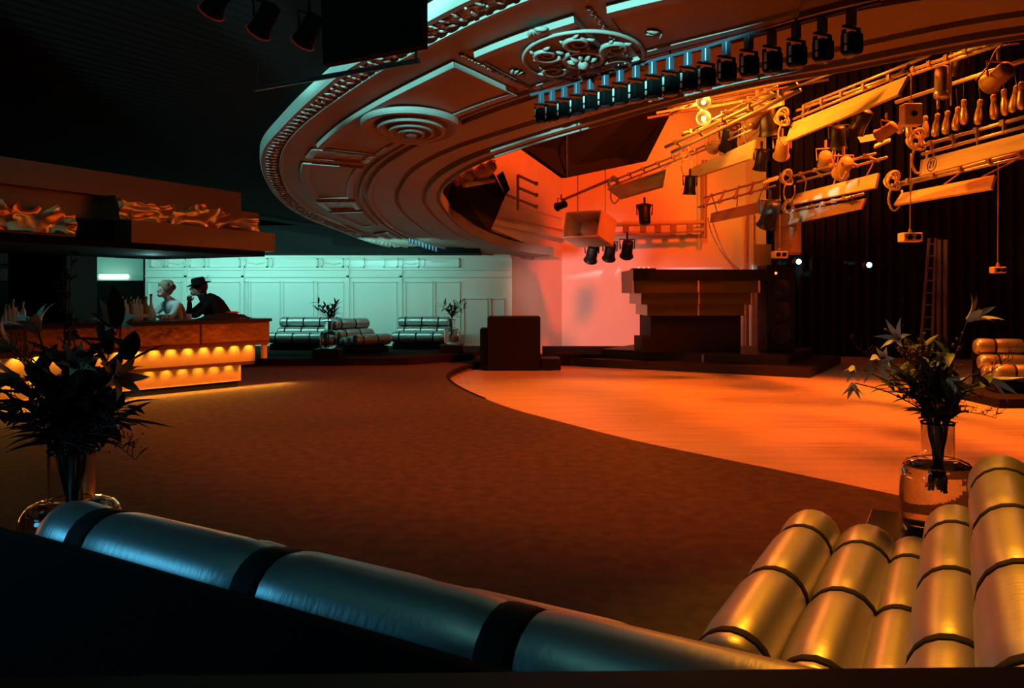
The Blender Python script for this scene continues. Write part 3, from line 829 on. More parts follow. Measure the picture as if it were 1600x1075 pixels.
# ================================================================== PEOPLE
def skin_body(name, verts, edges, radii, m_, parent, sub=2, root=0):
    me = bpy.data.meshes.new(name); me.from_pydata([tuple(v) for v in verts], edges, [])
    o = bpy.data.objects.new(name, me); COL.objects.link(o); o.parent = parent
    md = o.modifiers.new('skin', 'SKIN'); md.use_smooth_shade = True
    for i, r_ in enumerate(radii):
        sv = me.skin_vertices[0].data[i]; sv.radius = (r_, r_) if not isinstance(r_, tuple) else r_
        sv.use_root = (i == root)
    o.modifiers.new('sub', 'SUBSURF').levels = sub; o.modifiers['sub'].render_levels = sub
    me.materials.append(M[m_])
    return o
def person(label, loc, rotz, H, lean, hat, hairm, topm, legm, arms):
    """figure facing local -y; lean tips the upper body forward"""
    k = H / 1.75
    t = thing('person', label, 'person', loc, rotz)
    hip = Vector((0, 0, .92)) * k
    def up(dist, y=0, x=0):
        return hip + Vector((x, -math.sin(lean) * dist + math.cos(lean) * y, math.cos(lean) * dist + math.sin(lean) * y)) if True else None
    waist, chest, shl, neckb = up(.16 * k), up(.34 * k), up(.47 * k), up(.55 * k)
    head0 = neckb + Vector((0, -.055, .05)) * k; head1 = head0 + Vector((0, -.03, .14)) * k
    bm_ = MB()
    def ring_loft(mb, rows, yo=0):
        n = 20; vs = []
        for d_, rx, ry in rows:
            c_ = hip + Vector((0, -math.sin(lean) * d_ + math.cos(lean) * yo, math.cos(lean) * d_ + math.sin(lean) * yo)) * k
            ay = Vector((0, math.cos(lean), math.sin(lean)))
            for q in range(n):
                a = 2 * math.pi * q / n; vs.append(c_ + (Vector((rx * math.cos(a), 0, 0)) + ay * (ry * math.sin(a))) * k)
        m_ = len(rows)
        mb.add(vs, [(i * n + q, i * n + (q + 1) % n, (i + 1) * n + (q + 1) % n, (i + 1) * n + q) for i in range(m_ - 1) for q in range(n)] + [tuple(reversed(range(n))), tuple(range((m_ - 1) * n, m_ * n))])
    ring_loft(bm_, [(-.14, .10, .08), (-.10, .17, .125), (0, .175, .125), (.14, .155, .115), (.30, .185, .125), (.42, .20, .115), (.48, .16, .10), (.53, .07, .07), (.56, .055, .058)])
    bm_.tube([neckb - Vector((0, 0, .04)) * k, neckb.lerp(head0, .7), head0 + Vector((0, -.02, .08)) * k], [.062 * k, .055 * k, .05 * k], 12)
    hands = []
    for sx, (el, wr) in zip((-1, 1), arms):
        sh = shl + Vector((sx * .18 * k, 0, -.03 * k)); elb = shl + Vector(el) * k; wri = shl + Vector(wr) * k
        bm_.tube(spline([sh - Vector((sx * .05, 0, 0)), sh, elb, elb.lerp(wri, .5), wri], 14), [(.066 - .030 * q / 13) * k for q in range(14)], 12)
        bm_.ball(sh, .068 * k, 12, 8)
        hands.append((elb, wri))
    for sx in (-1, 1):
        pts_ = [hip + Vector((sx * .09, 0, -.04)) * k, Vector((sx * .10, -.02, .50)) * k, Vector((sx * .10, .03, .10)) * k, Vector((sx * .11, .0, .06)) * k, Vector((sx * .12, -.15, .04)) * k]
        bm_.tube(spline(pts_, 16), [(.092 - .05 * q / 15) * k for q in range(16)], 12)
    body = bm_.build('body', topm, t, world=False)
    md = body.modifiers.new('fuse', 'REMESH'); md.mode = 'VOXEL'; md.voxel_size = .016; md.use_smooth_shade = True
    md = body.modifiers.new('soften', 'SMOOTH'); md.iterations = 6; md.factor = .5
    # head with nose, ears and chin
    b = MB(); hc = head0 + Vector((0, -.02, .09)) * k
    b.ball(hc, .112 * k, 16, 12, (.80, .95, 1.12))
    b.ball(hc + Vector((0, -.075, -.075)) * k, .055 * k, 10, 8, (.95, .8, .75))
    b.ball(hc + Vector((0, -.115, -.015)) * k, .02 * k, 8, 6, (.7, 1.1, 1.3))
    for sx in (-1, 1):
        b.ball(hc + Vector((sx * .09, .01, -.015)) * k, .026 * k, 8, 6, (.4, .8, 1.2))
        b.ball(hc + Vector((sx * .036, -.098, .012)) * k, .012 * k, 6, 5)
    b.ball(hc + Vector((0, -.105, -.062)) * k, .018 * k, 8, 5, (1.3, .5, .4))
    b.build('head', 'skin', t, smooth=True, world=False)
    # hands: palm, four fingers and a thumb
    for elb, wri in hands:
        dv = (wri - elb).normalized(); sd = dv.cross(Vector((0, 0, 1))).normalized(); n_ = sd.cross(dv)
        b = MB(); rotm = Matrix((sd, dv, n_)).transposed()
        b.ball(wri + dv * .05 * k, .045 * k, 8, 6, (.95, 1.2, .42), rotm)
        for f_ in range(4):
            base = wri + dv * .088 * k + sd * (-.03 + f_ * .02) * k; Lf = (.06, .072, .068, .052)[f_] * k
            b.tube([base, base + dv * Lf * .5 - n_ * .006, base + dv * Lf * .85 - n_ * .022], [.0095 * k, .0085 * k, .007 * k], 6)
        base = wri + dv * .03 * k - sd * .035 * k
        b.tube([base, base + dv * .035 * k - sd * .022 * k, base + dv * .065 * k - sd * .022 * k], [.011 * k, .0095 * k, .008 * k], 6)
        b.build('hand', 'skin', t, smooth=True, world=False)
    # hair
    b = MB(); b.ball(hc + Vector((0, .022, .030)) * k, .130 * k, 14, 10, (.88, .92, 1.02))
    if hat: b.ball(hc + Vector((0, .075, -.10)) * k, .075 * k, 10, 8, (1.1, .7, 1.5))
    else:
        rnd_ = random.Random(4)
        for q in range(16):
            a = rnd_.uniform(0, 6.28); e = rnd_.uniform(.1, 1.2)
            b.ball(hc + Vector((.09 * math.cos(a) * math.cos(e), .035 + .09 * abs(math.sin(a)) * math.cos(e), .02 + .10 * math.sin(e))) * k, .052 * k, 7, 5)
        for q in range(7): b.ball(hc + Vector((-.075 + .025 * q, -.07 + .02 * abs(q - 3), .085)) * k, .036 * k, 7, 5)
    b.build('hair', hairm, t, smooth=True, world=False)
    if hat:
        rt = Matrix.Rotation(R(14), 3, 'X')
        hh = thing_child = None
        b = MB(); hc2 = hc + Vector((0, .005, .075)) * k
        b.lathe([(.001, .0), (.125, 0), (.20, -.012), (.202, -.004), (.125, .012), (.112, .02), (.112, .06), (.104, .092), (.078, .104), (.03, .092), (.001, .09)], hc2, 28, rt)
        hat_o = b.build('hat', 'hat_felt', t, smooth=True, world=False)
        b = MB(); b.lathe([(.1095, .02), (.1115, .022), (.1115, .045), (.1095, .047)], hc2, 28, rt)
        for q in range(4): leafmesh(b, hc2 + Vector((.05 - .03 * q, .10, .03 + .012 * q)), Vector((.05 - .05 * q, 1, .35 + .15 * q)), Vector((0, 0, 1)), .12, .018, -.2)
        b.build('hat_feather', 'strap', hat_o, smooth=True, world=False)
    return t, ring_loft
face = math.atan2(-bn.y, -bn.x) + R(90)     # facing the front of the bar
ang_bar = math.atan2(bd.y, bd.x)
# blonde bartender, leaning over the counter
def at_bar(px, n_):
    q = (px - CX) / F; o2 = bR + bn * n_; s_ = (q * o2.y - o2.x) / (bd.x - q * bd.y); return o2 + bd * s_
pw = at_bar(284, .98)
t, loft_ = person('person with fair hair, white shirt and dark red vest leaning on the bar', (pw.x, pw.y, 0), R(-34), 1.76, R(24), False, 'blonde_hair', 'white_shirt', 'dark_cloth',
    [((-.26, -.16, -.20), (-.16, -.32, -.19)), ((.25, -.16, -.20), (.14, -.34, -.19))])
b = MB(); loft_(b, [(-.05, .16, .11), (.0, .175, .12), (.14, .16, .112), (.30, .185, .12), (.40, .19, .11), (.455, .15, .085)], .028); b.build('vest', 'red_cloth', t, smooth=True, world=False)
pm_ = at_bar(351, 1.0)
t2, loft_ = person('person in a black feathered hat hunched over the bar, hand at the chin', (pm_.x, pm_.y, 0), R(-56), 1.86, R(36), True, 'dark_hair', 'dark_cloth', 'dark_cloth',
    [((-.24, -.20, -.20), (-.06, -.24, .0)), ((.24, -.20, -.20), (.10, -.36, -.19))])
b = MB(); loft_(b, [(-.26, .21, .16), (-.10, .215, .165), (.05, .21, .165), (.20, .23, .18), (.34, .25, .185), (.43, .235, .165), (.50, .17, .13), (.55, .10, .09)], .03); b.build('jacket', 'dark_cloth', t2, smooth=True, world=False)

# alcove strip light
t = thing('strip_light', 'long bright strip light on the wall above the dark alcove', 'light fixture', P(180, 434, 23.1))
b = MB(); a0, a1 = P(128, 434, 23.1), P(226, 434, 23.1); b.box((a0 + a1) / 2, ((a1 - a0).length, .10, .16)); b.build('housing', 'cream_plaster', t)
b = MB(); a0, a1 = P(155, 432, 23.02), P(200, 432, 23.02); b.box((a0 + a1) / 2, ((a1 - a0).length, .04, .12)); b.build('tube', 'tube_light', t)
# glass shelf bits at far left
t = thing('glass_shelf', 'dim shelf of blue-lit glassware left of the black pillar', 'shelf', P(12, 440, 16))
b = MB(); c = P(8, 440, 16); b.box(c, (.9, .3, .03)); b.box(P(8, 414, 16), (.9, .3, .03)); b.build('shelf', 'blue_metal', t)
b = MB()
for px in (-2, 4, 10, 16, 26): b.lathe([(.05, 0), (.055, .24), (.05, .24), (.04, .01)], P(px, 439, 16), 10); b.lathe([(.05, 0), (.055, .22), (.05, .22), (.04, .01)], P(px, 413, 16), 10)
b.build('glassware', 'bottle_clear', t)['kind'] = 'stuff'

# ================================================================== BLACK CABINET, DJ BOOTH
c0 = P(757, 495, 17.0); c1 = P(840, 495, 17.0)
t = thing('cabinet', 'tall black box standing at the back edge of the dance floor', 'cabinet', ((c0.x + c1.x) / 2, 17.5, DF))
b = MB(); b.bbox(((c0.x + c1.x) / 2 + .06, 17.5, (1.02 + DF) / 2), (c1.x - c0.x, 1.0, 1.02 - DF), .01); b.build('body', 'black_paint', t)
b = MB(); b.bbox((c0.x - .02, 17.5, (.76 + DF) / 2), (.16, .8, .76 - DF), .01); b.build('side_step', 'black_paint', t)
b = MB(); b.bbox((c1.x + .29, 17.4, (.12 + DF) / 2), (.42, .7, .12 - DF), .01); b.build('low_plinth', 'black_paint', t)
# platform
f0, f1 = G(890, 571, DF), G(1266, 590, DF)
pd = (f1 - f0).normalized(); pn = Vector((-pd.y, pd.x, 0))
plat = thing('booth_platform', 'low black two-step platform carrying the mirrored booth', 'platform', (f0.x, f0.y, DF))
def slabp(i, z0, z1, nm, mt):
    a, b_ = f0 + pd * i + pn * i, f1 - pd * i + pn * i
    c_, d_ = f1 - pd * i + pn * (3.9 - i), f0 + pd * i + pn * (3.9 - i)
    b = MB(); b.prism([(q.x, q.y) for q in (a, b_, c_, d_)], z0, z1); b.build(nm, mt, plat)
slabp(0, DF, DF + .17, 'lower_step', 'brown_ledge'); slabp(.55, DF + .17, DF + .36, 'upper_step', 'brown_ledge')
for px in (1098, 1222):
    g = G(px, 566, DF + .17); b = MB(); b.tube([g + Vector((0, 0, .0)), g + Vector((0, 0, .17))], .03, 8); b.build('post', 'grey_metal', plat)
# booth
BZ = DF + .36; BY = 16.9
def bx(px): return (px - CX) / F * BY
def bzz(py): return EYE + (HY - py) / F * BY
booth = thing('dj_booth', 'stepped booth with mirrored amber tiers and a black top rim', 'booth', (bx(1100), BY + .9, BZ))
def btier(nm, mt, p0, p1, y0, y1, ins, D=1.9):
    b = MB(); b.bbox(((bx(p0) + bx(p1)) / 2, BY + ins + D / 2 - ins / 2, (bzz(y0) + (bzz(y1) if y1 else BZ)) / 2), (bx(p1) - bx(p0), D - ins, bzz(y0) - (bzz(y1) if y1 else BZ)), .006)
    return b.build(nm, mt, booth)
btier('top_rim', 'black_paint', 990, 1206, 421, 438, 0)
ta = btier('mirror_tier', 'amber_glass', 993, 1190, 438, 458, .05)
tb = btier('mirror_tier', 'amber_glass', 1004, 1181, 458, 476, .17)
tc_ = btier('mirror_tier', 'amber_glass', 1015, 1172, 476, 494, .29)
btier('base', 'black_paint', 1022, 1166, 494, None, .40)
b = MB(); b.bbox((bx(1018), BY + .9, BZ + .16), (.28, 1.2, .32), .01); b.build('side_step', 'black_paint', booth)
for p, y0, y1, ins, par in ((1092, 438, 457, .04, ta), (1187, 438, 457, .04, ta), (1095, 458, 475, .16, tb), (1178, 458, 475, .16, tb), (1096, 476, 493, .28, tc_), (1170, 476, 493, .28, tc_)):
    b = MB(); b.box((bx(p), BY + ins, (bzz(y0) + bzz(y1)) / 2), (.035, .02, bzz(y0) - bzz(y1))); b.build('edge_strip', 'warm_panel', par)
b = MB(); b.bbox((bx(990), BY + .9, (bzz(421) + bzz(458)) / 2), (.03, 1.7, bzz(421) - bzz(458)), .004); b.build('end_panel', 'white_plaster', booth)
# small things on the booth
t = thing('mixer', 'small red-lit deck unit on the left of the booth top', 'equipment', (bx(1012), BY + .6, bzz(421)))
b = MB(); b.bbox((bx(1012), BY + .6, bzz(421) + .02), (.5, .4, .04), .008); b.build('case', 'black_paint', t)
b = MB()
for q in range(3): b.lathe([(.02, 0), (.018, .03), (.001, .03)], (bx(1004 + q * 8), BY + .5, bzz(421) + .04), 8)
b.build('knob', 'red_bulb', t)
# dark loudspeaker tower right of the booth
X0 = (1222 - CX) / F * 17.2
t = thing('loudspeaker', 'tall black loudspeaker tower right of the mirrored booth', 'loudspeaker', (X0, 17.6, BZ))
b = MB(); b.bbox((X0, 17.6, BZ + .95), (.62, .7, 1.9), .02); b.build('cabinet', 'black_paint', t)
for z in (.4, .9, 1.4):
    b = MB(); b.lathe([(.22, 0), (.23, .02), (.20, .03), (.14, .0), (.05, -.03), (.001, -.02)], (X0, 17.245, BZ + z), 24, Matrix.Rotation(R(90), 3, 'X')); b.build('driver', 'black_metal', t, smooth=True)
b = MB(); b.ball((X0 - .12, 17.24, BZ + 1.72), .028, 8, 6); b.build('indicator', 'red_bulb', t)

# ================================================================== STAGE: BATTENS AND RIGGING
def batten(label, board, zl, zr, pipes, coil=None, bmat='board_wood', clamps=5, digits=False, pr=.022, boards=None):
    o = P(*board[0], zl) if board else P(*pipes[0][0], zl)
    t = thing('lighting_batten', label, 'lighting batten', o, 0, 'battens flown over the stage')
    if board:
        q = [P(*board[3], zl), P(*board[2], zr), P(*board[1], zr), P(*board[0], zl)]
        b = MB(); b.slab(q, .04); bo = b.build('board', bmat, t)
        if digits:
            # circled number painted on the board's left end
            ex = (q[1] - q[0]).normalized(); ey = (q[3] - q[0]); hgt = ey.length; ey = ey.normalized(); nn = ex.cross(ey).normalized() * .006
            oc = q[0] + ex * .28 + ey * hgt * .5 + nn; r_ = hgt * .40
            b = MB(); b.tube([oc + ex * (r_ * 1.1 * math.cos(a * R(10))) + ey * (r_ * math.sin(a * R(10))) for a in range(37)], .006, 4, False)
            def st(pts_): b.tube([oc + ex * (x_ * r_) + ey * (y_ * r_) for x_, y_ in pts_], .008, 4)
            st([(-.55, .28), (-.42, .5), (-.22, .5), (-.12, .28), (-.25, 0), (-.58, -.45), (-.10, -.45)])
            st([(.08, .5), (.58, .5), (.30, -.45)])
            b.build('painted_number', 'ink', bo)
    for (a, c) in pipes:
        b = MB(); pa, pb = P(*a, zl), P(*c, zr); b.tube([pa, pb], pr, 8); b.build('pipe', 'pipe_steel', t, smooth=True)
    if len(pipes) > 1:
        for k in range(clamps):
            u = (k + .5) / clamps; p_ = P(*pipes[0][0], zl).lerp(P(*pipes[0][1], zr), u); q_ = P(*pipes[1][0], zl).lerp(P(*pipes[1][1], zr), u)
            b = MB(); b.tube([p_ + (p_ - q_) * .25, q_ - (p_ - q_) * .25], .026, 6)
            b.box(p_, (.07, .08, .07)); b.build('clamp', 'rust_pipe', t)
    if board:
        for u in (.12, .5, .88):
            p_ = P(*pipes[-1][0], zl).lerp(P(*pipes[-1][1], zr), u); q_ = P(*board[0], zl).lerp(P(*board[1], zr), u)
            b = MB(); b.tube([p_, q_], .012, 6); b.build('hanger', 'rust_pipe', t)
    if coil:
        cp = P(*coil, zl); rnd_ = random.Random(int(coil[0]))
        b = MB()
        for k in range(5):
            pts_ = [cp + Vector((math.cos(a * .4 + k) * .12 * (1 - .1 * k), math.sin(a * .4 + k * 2) * .10, math.sin(a * .4 + k) * .11 + .02 * k)) for a in range(17)]
            b.tube(pts_, .016, 5)
        b.tube(spline([cp, cp + Vector((-.06, 0, -.25)), cp + Vector((.02, 0, -.42)), cp + Vector((.14, 0, -.30)), cp + Vector((.16, .02, -.1))], 14), .017, 5)
        b.build('cable_coil', 'cable', t, smooth=True)
    return t
batten('amber-lit batten with the largest bare board, highest over the stage', [(1237, 192), (1418, 118), (1402, 148), (1227, 222)], 13, 9.6,
       [((1245, 173), (1413, 113)), ((1240, 186), (1420, 111)), ((1255, 165), (1453, 86))], (1222, 188))
batten('batten with an orange board in front of the lit back wall', [(1079, 263), (1180, 218), (1171, 248), (1071, 282)], 16.6, 14.0,
       [((1078, 238), (1175, 194)), ((1079, 243), (1175, 203))], (1069, 243))
batten('farthest batten with a short board and a looped cable near the big black panel', [(949, 296), (1041, 265), (1036, 293), (970, 312)], 18, 15.5,
       [((953, 284), (1065, 240)), ((958, 290), (1068, 246))], (958, 289))
batten('batten with a dull orange board just above the booth', [(1111, 333), (1195, 313), (1192, 331), (1109, 348)], 17.5, 16.0,
       [((1091, 324), (1212, 290)), ((1100, 309), (1212, 277))], None)
batten('batten with an orange board hung over the black area beside the booth', [(1244, 303), (1372, 270), (1367, 293), (1238, 319)], 15, 12.6,
       [((1240, 275), (1368, 240)), ((1246, 284), (1386, 246))], (1229, 281))
batten('low batten with a dark red board beside the booth', [(1219, 336), (1351, 310), (1344, 327), (1219, 354)], 15.4, 13.2,
       [((1247, 328), (1330, 307)), ((1230, 331), (1349, 303))], (1232, 327), 'board_dark')
batten('nearest batten whose pale board has a circled number painted on it', [(1439, 250), (1640, 197), (1640, 222), (1436, 275)], 11, 8.6,
       [((1439, 228), (1640, 172)), ((1441, 241), (1640, 187))], (1431, 224), digits=True)
batten('lowest batten at the right with a board ending in the dark', [(1408, 302), (1554, 273), (1548, 294), (1396, 320)], 12.4, 10.4,
       [((1401, 287), (1620, 233)), ((1404, 290), (1625, 240))], (1394, 287))
batten('upper batten of dark pipe left of the two glaring lamps', None, 13.6, 10.6, [((1040, 230), (1245, 132)), ((1050, 238), (1250, 141))], None, pr=.03)
batten('batten with a narrow yellow board below the row of spotlights', [(1165, 178), (1222, 153), (1222, 164), (1165, 184)], 14.5, 13, [((1066, 212), (1215, 134)), ((1120, 196), (1232, 148))], None)
batten('topmost bare pipes running up behind the curved soffit', None, 17, 13, [((1040, 182), (1110, 150)), ((1180, 158), (1340, 100))], None, clamps=3)
batten('upper right batten of bright paired pipes', None, 11, 8.8, [((1417, 112), (1560, 62)), ((1420, 118), (1566, 68))], None)
# additional plain pipes with cable along the wall (rail)
t = thing('wall_rail', 'double pipe rail with clamps along the red back wall', 'rail', P(1030, 355, 22.3))
for y0, y1 in ((351, 347), (366, 359)):
    b = MB(); b.tube([P(958, y0, 22.4), P(1100, y1, 22.4)], .06, 8); b.build('pipe', 'orange_box', t, smooth=True)
for px in (978, 1005, 1028, 1052, 1078):
    b = MB(); b.box(P(px, 356.5, 22.35), (.16, .10, .22)); b.build('clamp', 'rust_pipe', t)
b = MB()
for px in (1098, 1103): b.tube([P(px, 250, 22.5), P(px, 372, 22.5)], .035, 6)
b.build('upright', 'rust_pipe', t)

# hanging junction boxes
def jbox(label, px, py, d, top, w, h, sockets=2):
    c = P(px, py, d)
    t = thing('junction_box', label, 'junction box', c, 0, 'boxes hanging on cables')
    W, Hh = w / F * d, h / F * d
    b = MB(); b.bbox(c, (W, W * .7, Hh), .012); b.build('box', 'orange_box', t)
    for k in range(sockets):
        x = (k - (sockets - 1) / 2) * W * .42
        b = MB(); b.lathe([(W * .15, 0), (W * .15, .03), (W * .10, .035), (W * .09, .01), (.001, .01)], c + Vector((x, -W * .35, 0)), 14, Matrix.Rotation(R(90), 3, 'X')); b.build('socket', 'black_metal', t, smooth=True)
    b = MB(); b.tube(spline([c + Vector((0, 0, Hh / 2)), P(px + .5, (py + top) / 2, d), P(px + 1, top, d)], 8), .009, 6); b.build('cable', 'chain', t, smooth=True)
    b = MB(); b.lathe([(.02, 0), (.03, .03), (.012, .07)], c + Vector((0, 0, Hh / 2)), 8); b.build('strain_relief', 'rust_pipe', t)
    return t
jbox('orange socket box hanging low on a long cable over the dark floor', 1422, 371, 12, 240, 30, 14, 2)
jbox('socket box hanging just above the right end of the booth', 1218, 398, 15, 270, 22, 11, 2)
jbox('dim socket box hanging at the far right in the dark', 1559, 422, 12.5, 240, 20, 10, 2)
jbox('large box hanging in front of the highest big board', 1423, 180, 10.5, 115, 28, 34, 1)
# hoist cylinder
t = thing('hoist', 'thick steel hoist cylinder hanging among the upper right pipes', 'hoist', P(1472, 130, 10.5))
b = MB(); c = P(1472, 152, 10.5); b.lathe([(.07, -.02), (.10, 0), (.105, .08), (.092, .10), (.09, .36), (.075, .40), (.03, .42)], c, 24); b.build('housing', 'grey_metal', t, smooth=True)
b = MB(); b.tube([P(1466, 170, 10.5), P(1466, 150, 10.5)], .022, 8); b.tube([P(1486, 165, 10.4), P(1486, 85, 10.4)], .012, 6); b.build('rod', 'pipe_steel', t, smooth=True)
# row of long bare lamps
rnd = random.Random(6)
lamps = [(1408, 196), (1420, 205), (1446, 202), (1462, 200), (1478, 196), (1494, 190), (1506, 180), (1529, 180), (1553, 172), (1570, 165), (1584, 160), (1596, 155)]
for k, (px, py) in enumerate(lamps):
    d = 12.5 - .2 * k; c = P(px, py, d)
    t = thing('hanging_lamp', 'long bulb-shaped lamp hanging in the row behind the numbered batten', 'lamp', c, 0, 'bulb lamps in the row over the stage')
    rt = Euler((rnd.uniform(-.2, .2), rnd.uniform(-.3, .3), 0)).to_matrix()
    b = MB(); b.lathe([(.001, -.14), (.04, -.12), (.055, -.06), (.05, .02), (.035, .10), (.03, .13)], c, 14, rt); b.build('bulb', 'lampback', t, smooth=True)
    b = MB(); b.lathe([(.034, .12), (.036, .2), (.02, .22)], c, 12, rt); b.build('cap', 'rust_pipe', t, smooth=True)
    b = MB(); b.tube([c + rt @ Vector((0, 0, .21)), c + Vector((0, 0, .5))], .008, 5); b.build('cord', 'black_metal', t)
# their carrying pipe
batten('dark pipe that carries the row of bulb lamps', None, 12.6, 10.0, [((1400, 160), (1620, 88))], None, pr=.03)
# white card
t = MB().slab([P(1340, 214, 13.5), P(1388, 204, 13.5), P(1386, 215, 13.5), P(1345, 223, 13.5)][::-1], .01).build('white_card', 'white_sheet'); tag(t, 'pale white sheet lying among the pipes under the big board', 'sheet')
t = MB().slab([P(1368, 228, 12.5), P(1392, 218, 12.5), P(1390, 222, 12.0), P(1366, 233, 12.2)], .03).build('board_offcut', 'board_wood'); tag(t, 'short bright plank end beside the white sheet', 'plank')
t = MB().slab([P(1193, 283, 15.0), P(1216, 274, 14.6), P(1213, 279, 14.4), P(1192, 286, 14.7)][::-1], .03).build('board_offcut', 'board_wood'); tag(t, 'short yellow plank end above the booth', 'plank')
# extra rigging clutter: lanterns on the battens
def fresnel(label, px, py, d, yaw, pitch, s_, grp, mt='black_metal', rim=None):
    t = thing('stage_lantern', label, 'stage light', P(px, py, d), 0, grp)
    rot = Euler((pitch, 0, yaw)).to_matrix(); c = P(px, py, d)
    b = MB(); b.lathe([(.06 * s_, -.16 * s_), (.09 * s_, -.14 * s_), (.095 * s_, .08 * s_), (.11 * s_, .14 * s_), (.12 * s_, .15 * s_)], c, 16, rot @ Matrix.Rotation(R(180), 3, 'X')); b.build('housing', mt, t, smooth=True)
    b = MB(); b.lathe([(.10 * s_, -.145 * s_), (.10 * s_, -.135 * s_), (.001, -.13 * s_)], c, 16, rot); b.build('lens', 'lens', t)
    b = MB(); u1 = rot @ Vector((.115 * s_, 0, 0))
    b.tube([c + u1, c + u1 * 1.1 + Vector((0, 0, .16 * s_)), c - u1 * 1.1 + Vector((0, 0, .16 * s_)), c - u1], .012 * s_, 6); b.tube([c + Vector((0, 0, .16 * s_)), c + Vector((0, 0, .28 * s_))], .018 * s_, 6)
    b.build('yoke', mt, t)
    if rim:
        b = MB(); b.tube([c + rot @ Vector((.118 * s_ * math.cos(a * R(15)), .118 * s_ * math.sin(a * R(15)), -.152 * s_)) for a in range(25)], .008 * s_, 6, False); b.build('rim', rim, t, smooth=True)
    return t
fresnel('stage lantern under the suspended orange speaker box, leftmost of three', 925, 396, 20, R(10), R(40), 1.5, 'small lanterns on the red wall')
fresnel('stage lantern under the suspended orange speaker box, middle of three', 953, 393, 20, R(5), R(40), 1.5, 'small lanterns on the red wall')
fresnel('stage lantern right of the suspended orange speaker box, last of three', 980, 389, 20, R(0), R(40), 1.5, 'small lanterns on the red wall')
fresnel('stage lantern standing on the double wall rail', 1007, 336, 20, R(0), R(160), 1.6, 'small lanterns on the red wall')
fresnel('small dark lantern at the upper corner of the red walls', 877, 321, 20, R(40), R(80), 1.0, 'small lanterns on the red wall')
fresnel('lantern hanging from the orange-board batten near the wall edge', 1078, 290, 16, R(10), R(10), 1.2, 'lanterns on the battens')
for k, (px, py, d, lb) in enumerate(((1200, 190, 14, 'lantern tucked under the highest big board'), (1222, 232, 14, 'lantern at the left end of the highest big board'), (1190, 250, 15, 'lantern just right of the lit back wall'), (1183, 176, 14, 'lantern beside the narrow yellow board'),
        (1310, 215, 13.4, 'tall lantern hanging below the highest big board'), (1318, 262, 13.2, 'lantern above the orange board in the dark'), (1203, 335, 14.4, 'lantern between the two low boards by the booth'), (1385, 205, 11.5, 'lantern on the pipes beside the large hanging box'),
        (1500, 100, 10.5, 'red-lit lantern right of the hoist cylinder'), (1560, 120, 10, 'lantern under the top right pipes'), (1345, 190, 12.5, 'small lantern over the white sheet'), (1290, 250, 14, 'lantern clamped left of the tall lantern'),
        (1140, 215, 15, 'lantern above the orange-board batten'), (1120, 225, 15.5, 'small lantern left of its neighbour above the orange-board batten'))):
    fresnel(lb, px, py, d, R(-30 + 17 * k % 60), R(20 + 37 * k % 70), (1.25 if k % 3 else 1.6) * (.75 if d < 12 else 1), 'lanterns on the battens', 'rust_pipe' if k % 2 else 'black_metal')
# looping cables in the rig
for k, (pts_, d, lb) in enumerate((([(1592, 68), (1560, 75), (1543, 105), (1525, 125)], 10, 'red cable looping down beneath the top right pipes'), ([(1300, 200), (1302, 230), (1296, 262)], 14, 'short cable hanging left of the tall lantern'),
        ([(1106, 340), (1112, 365), (1128, 395), (1148, 420)], 17.5, 'thin cable falling from the wall rail to the booth'), ([(1111, 340), (1122, 372), (1136, 402), (1154, 421)], 17.5, 'second thin cable falling to the booth beside the first'),
        ([(1310, 240), (1308, 262), (1314, 280), (1322, 268)], 13, 'looped cable hanging from the orange-board batten in the dark'))):
    b = MB(); b.tube(spline([P(x, y, d) for x, y in pts_], 14), .012, 5); o = b.build('cable', 'rust_pipe', smooth=True, loc=P(*pts_[0], d)); tag(o, lb, 'cable')
# two glaring lamps
for k, (px, py, lb) in enumerate(((1099, 160, 'upper of the two glaring yellow lamps below the spotlight row'), (1099, 185, 'lower of the two glaring yellow lamps below the spotlight row'))):
    t = thing('flood_lamp', lb, 'stage light', P(px, py, 11.0), 0, 'glaring flood lamps')
    b = MB(); b.ball(P(px, py, 11.0), .034, 12, 10); b.build('bulb', 'hot_bulb', t, smooth=True)
    b = MB(); b.lathe([(.03, .09), (.08, .07), (.11, -.02), (.115, -.03), (.10, -.02), (.07, .05)], P(px, py, 11.06), 16, Matrix.Rotation(R(-90), 3, 'X')); b.build('reflector', 'lampback', t, smooth=True)
    b = MB(); b.tube([P(px, py, 11.14), P(px, py - 14, 11.14)], .02, 6); b.build('bracket', 'black_metal', t)
# large black hanging panel
b = MB(); zt = 6.0
q = [P(820, 235, 15), P(885, 278, 15.6), P(1010, 252, 17.5), P(1062, 150, 16.5)]
t = thing('acoustic_baffle', 'big black panel hanging behind the inner edge of the curved soffit', 'panel', P(885, 278, 15.6))
def lifted(p, dz): return Vector((p.x, p.y, p.z + dz))
b.slab([P(812, 226, 15), P(885, 278, 15.6), P(1010, 252, 17.5), P(1090, 95, 17.0)], .18); b.slab([P(812, 226, 15), P(1090, 95, 17), P(1060, 60, 16), P(840, 150, 15)], .1)
b.build('panel', 'black_matte', t)
b = MB()
for p_ in (P(885, 276, 15.6), P(1010, 250, 17.5)): b.tube([p_, p_ + Vector((0, 0, 4))], .02, 6)
b.build('suspension_cable', 'black_metal', t)
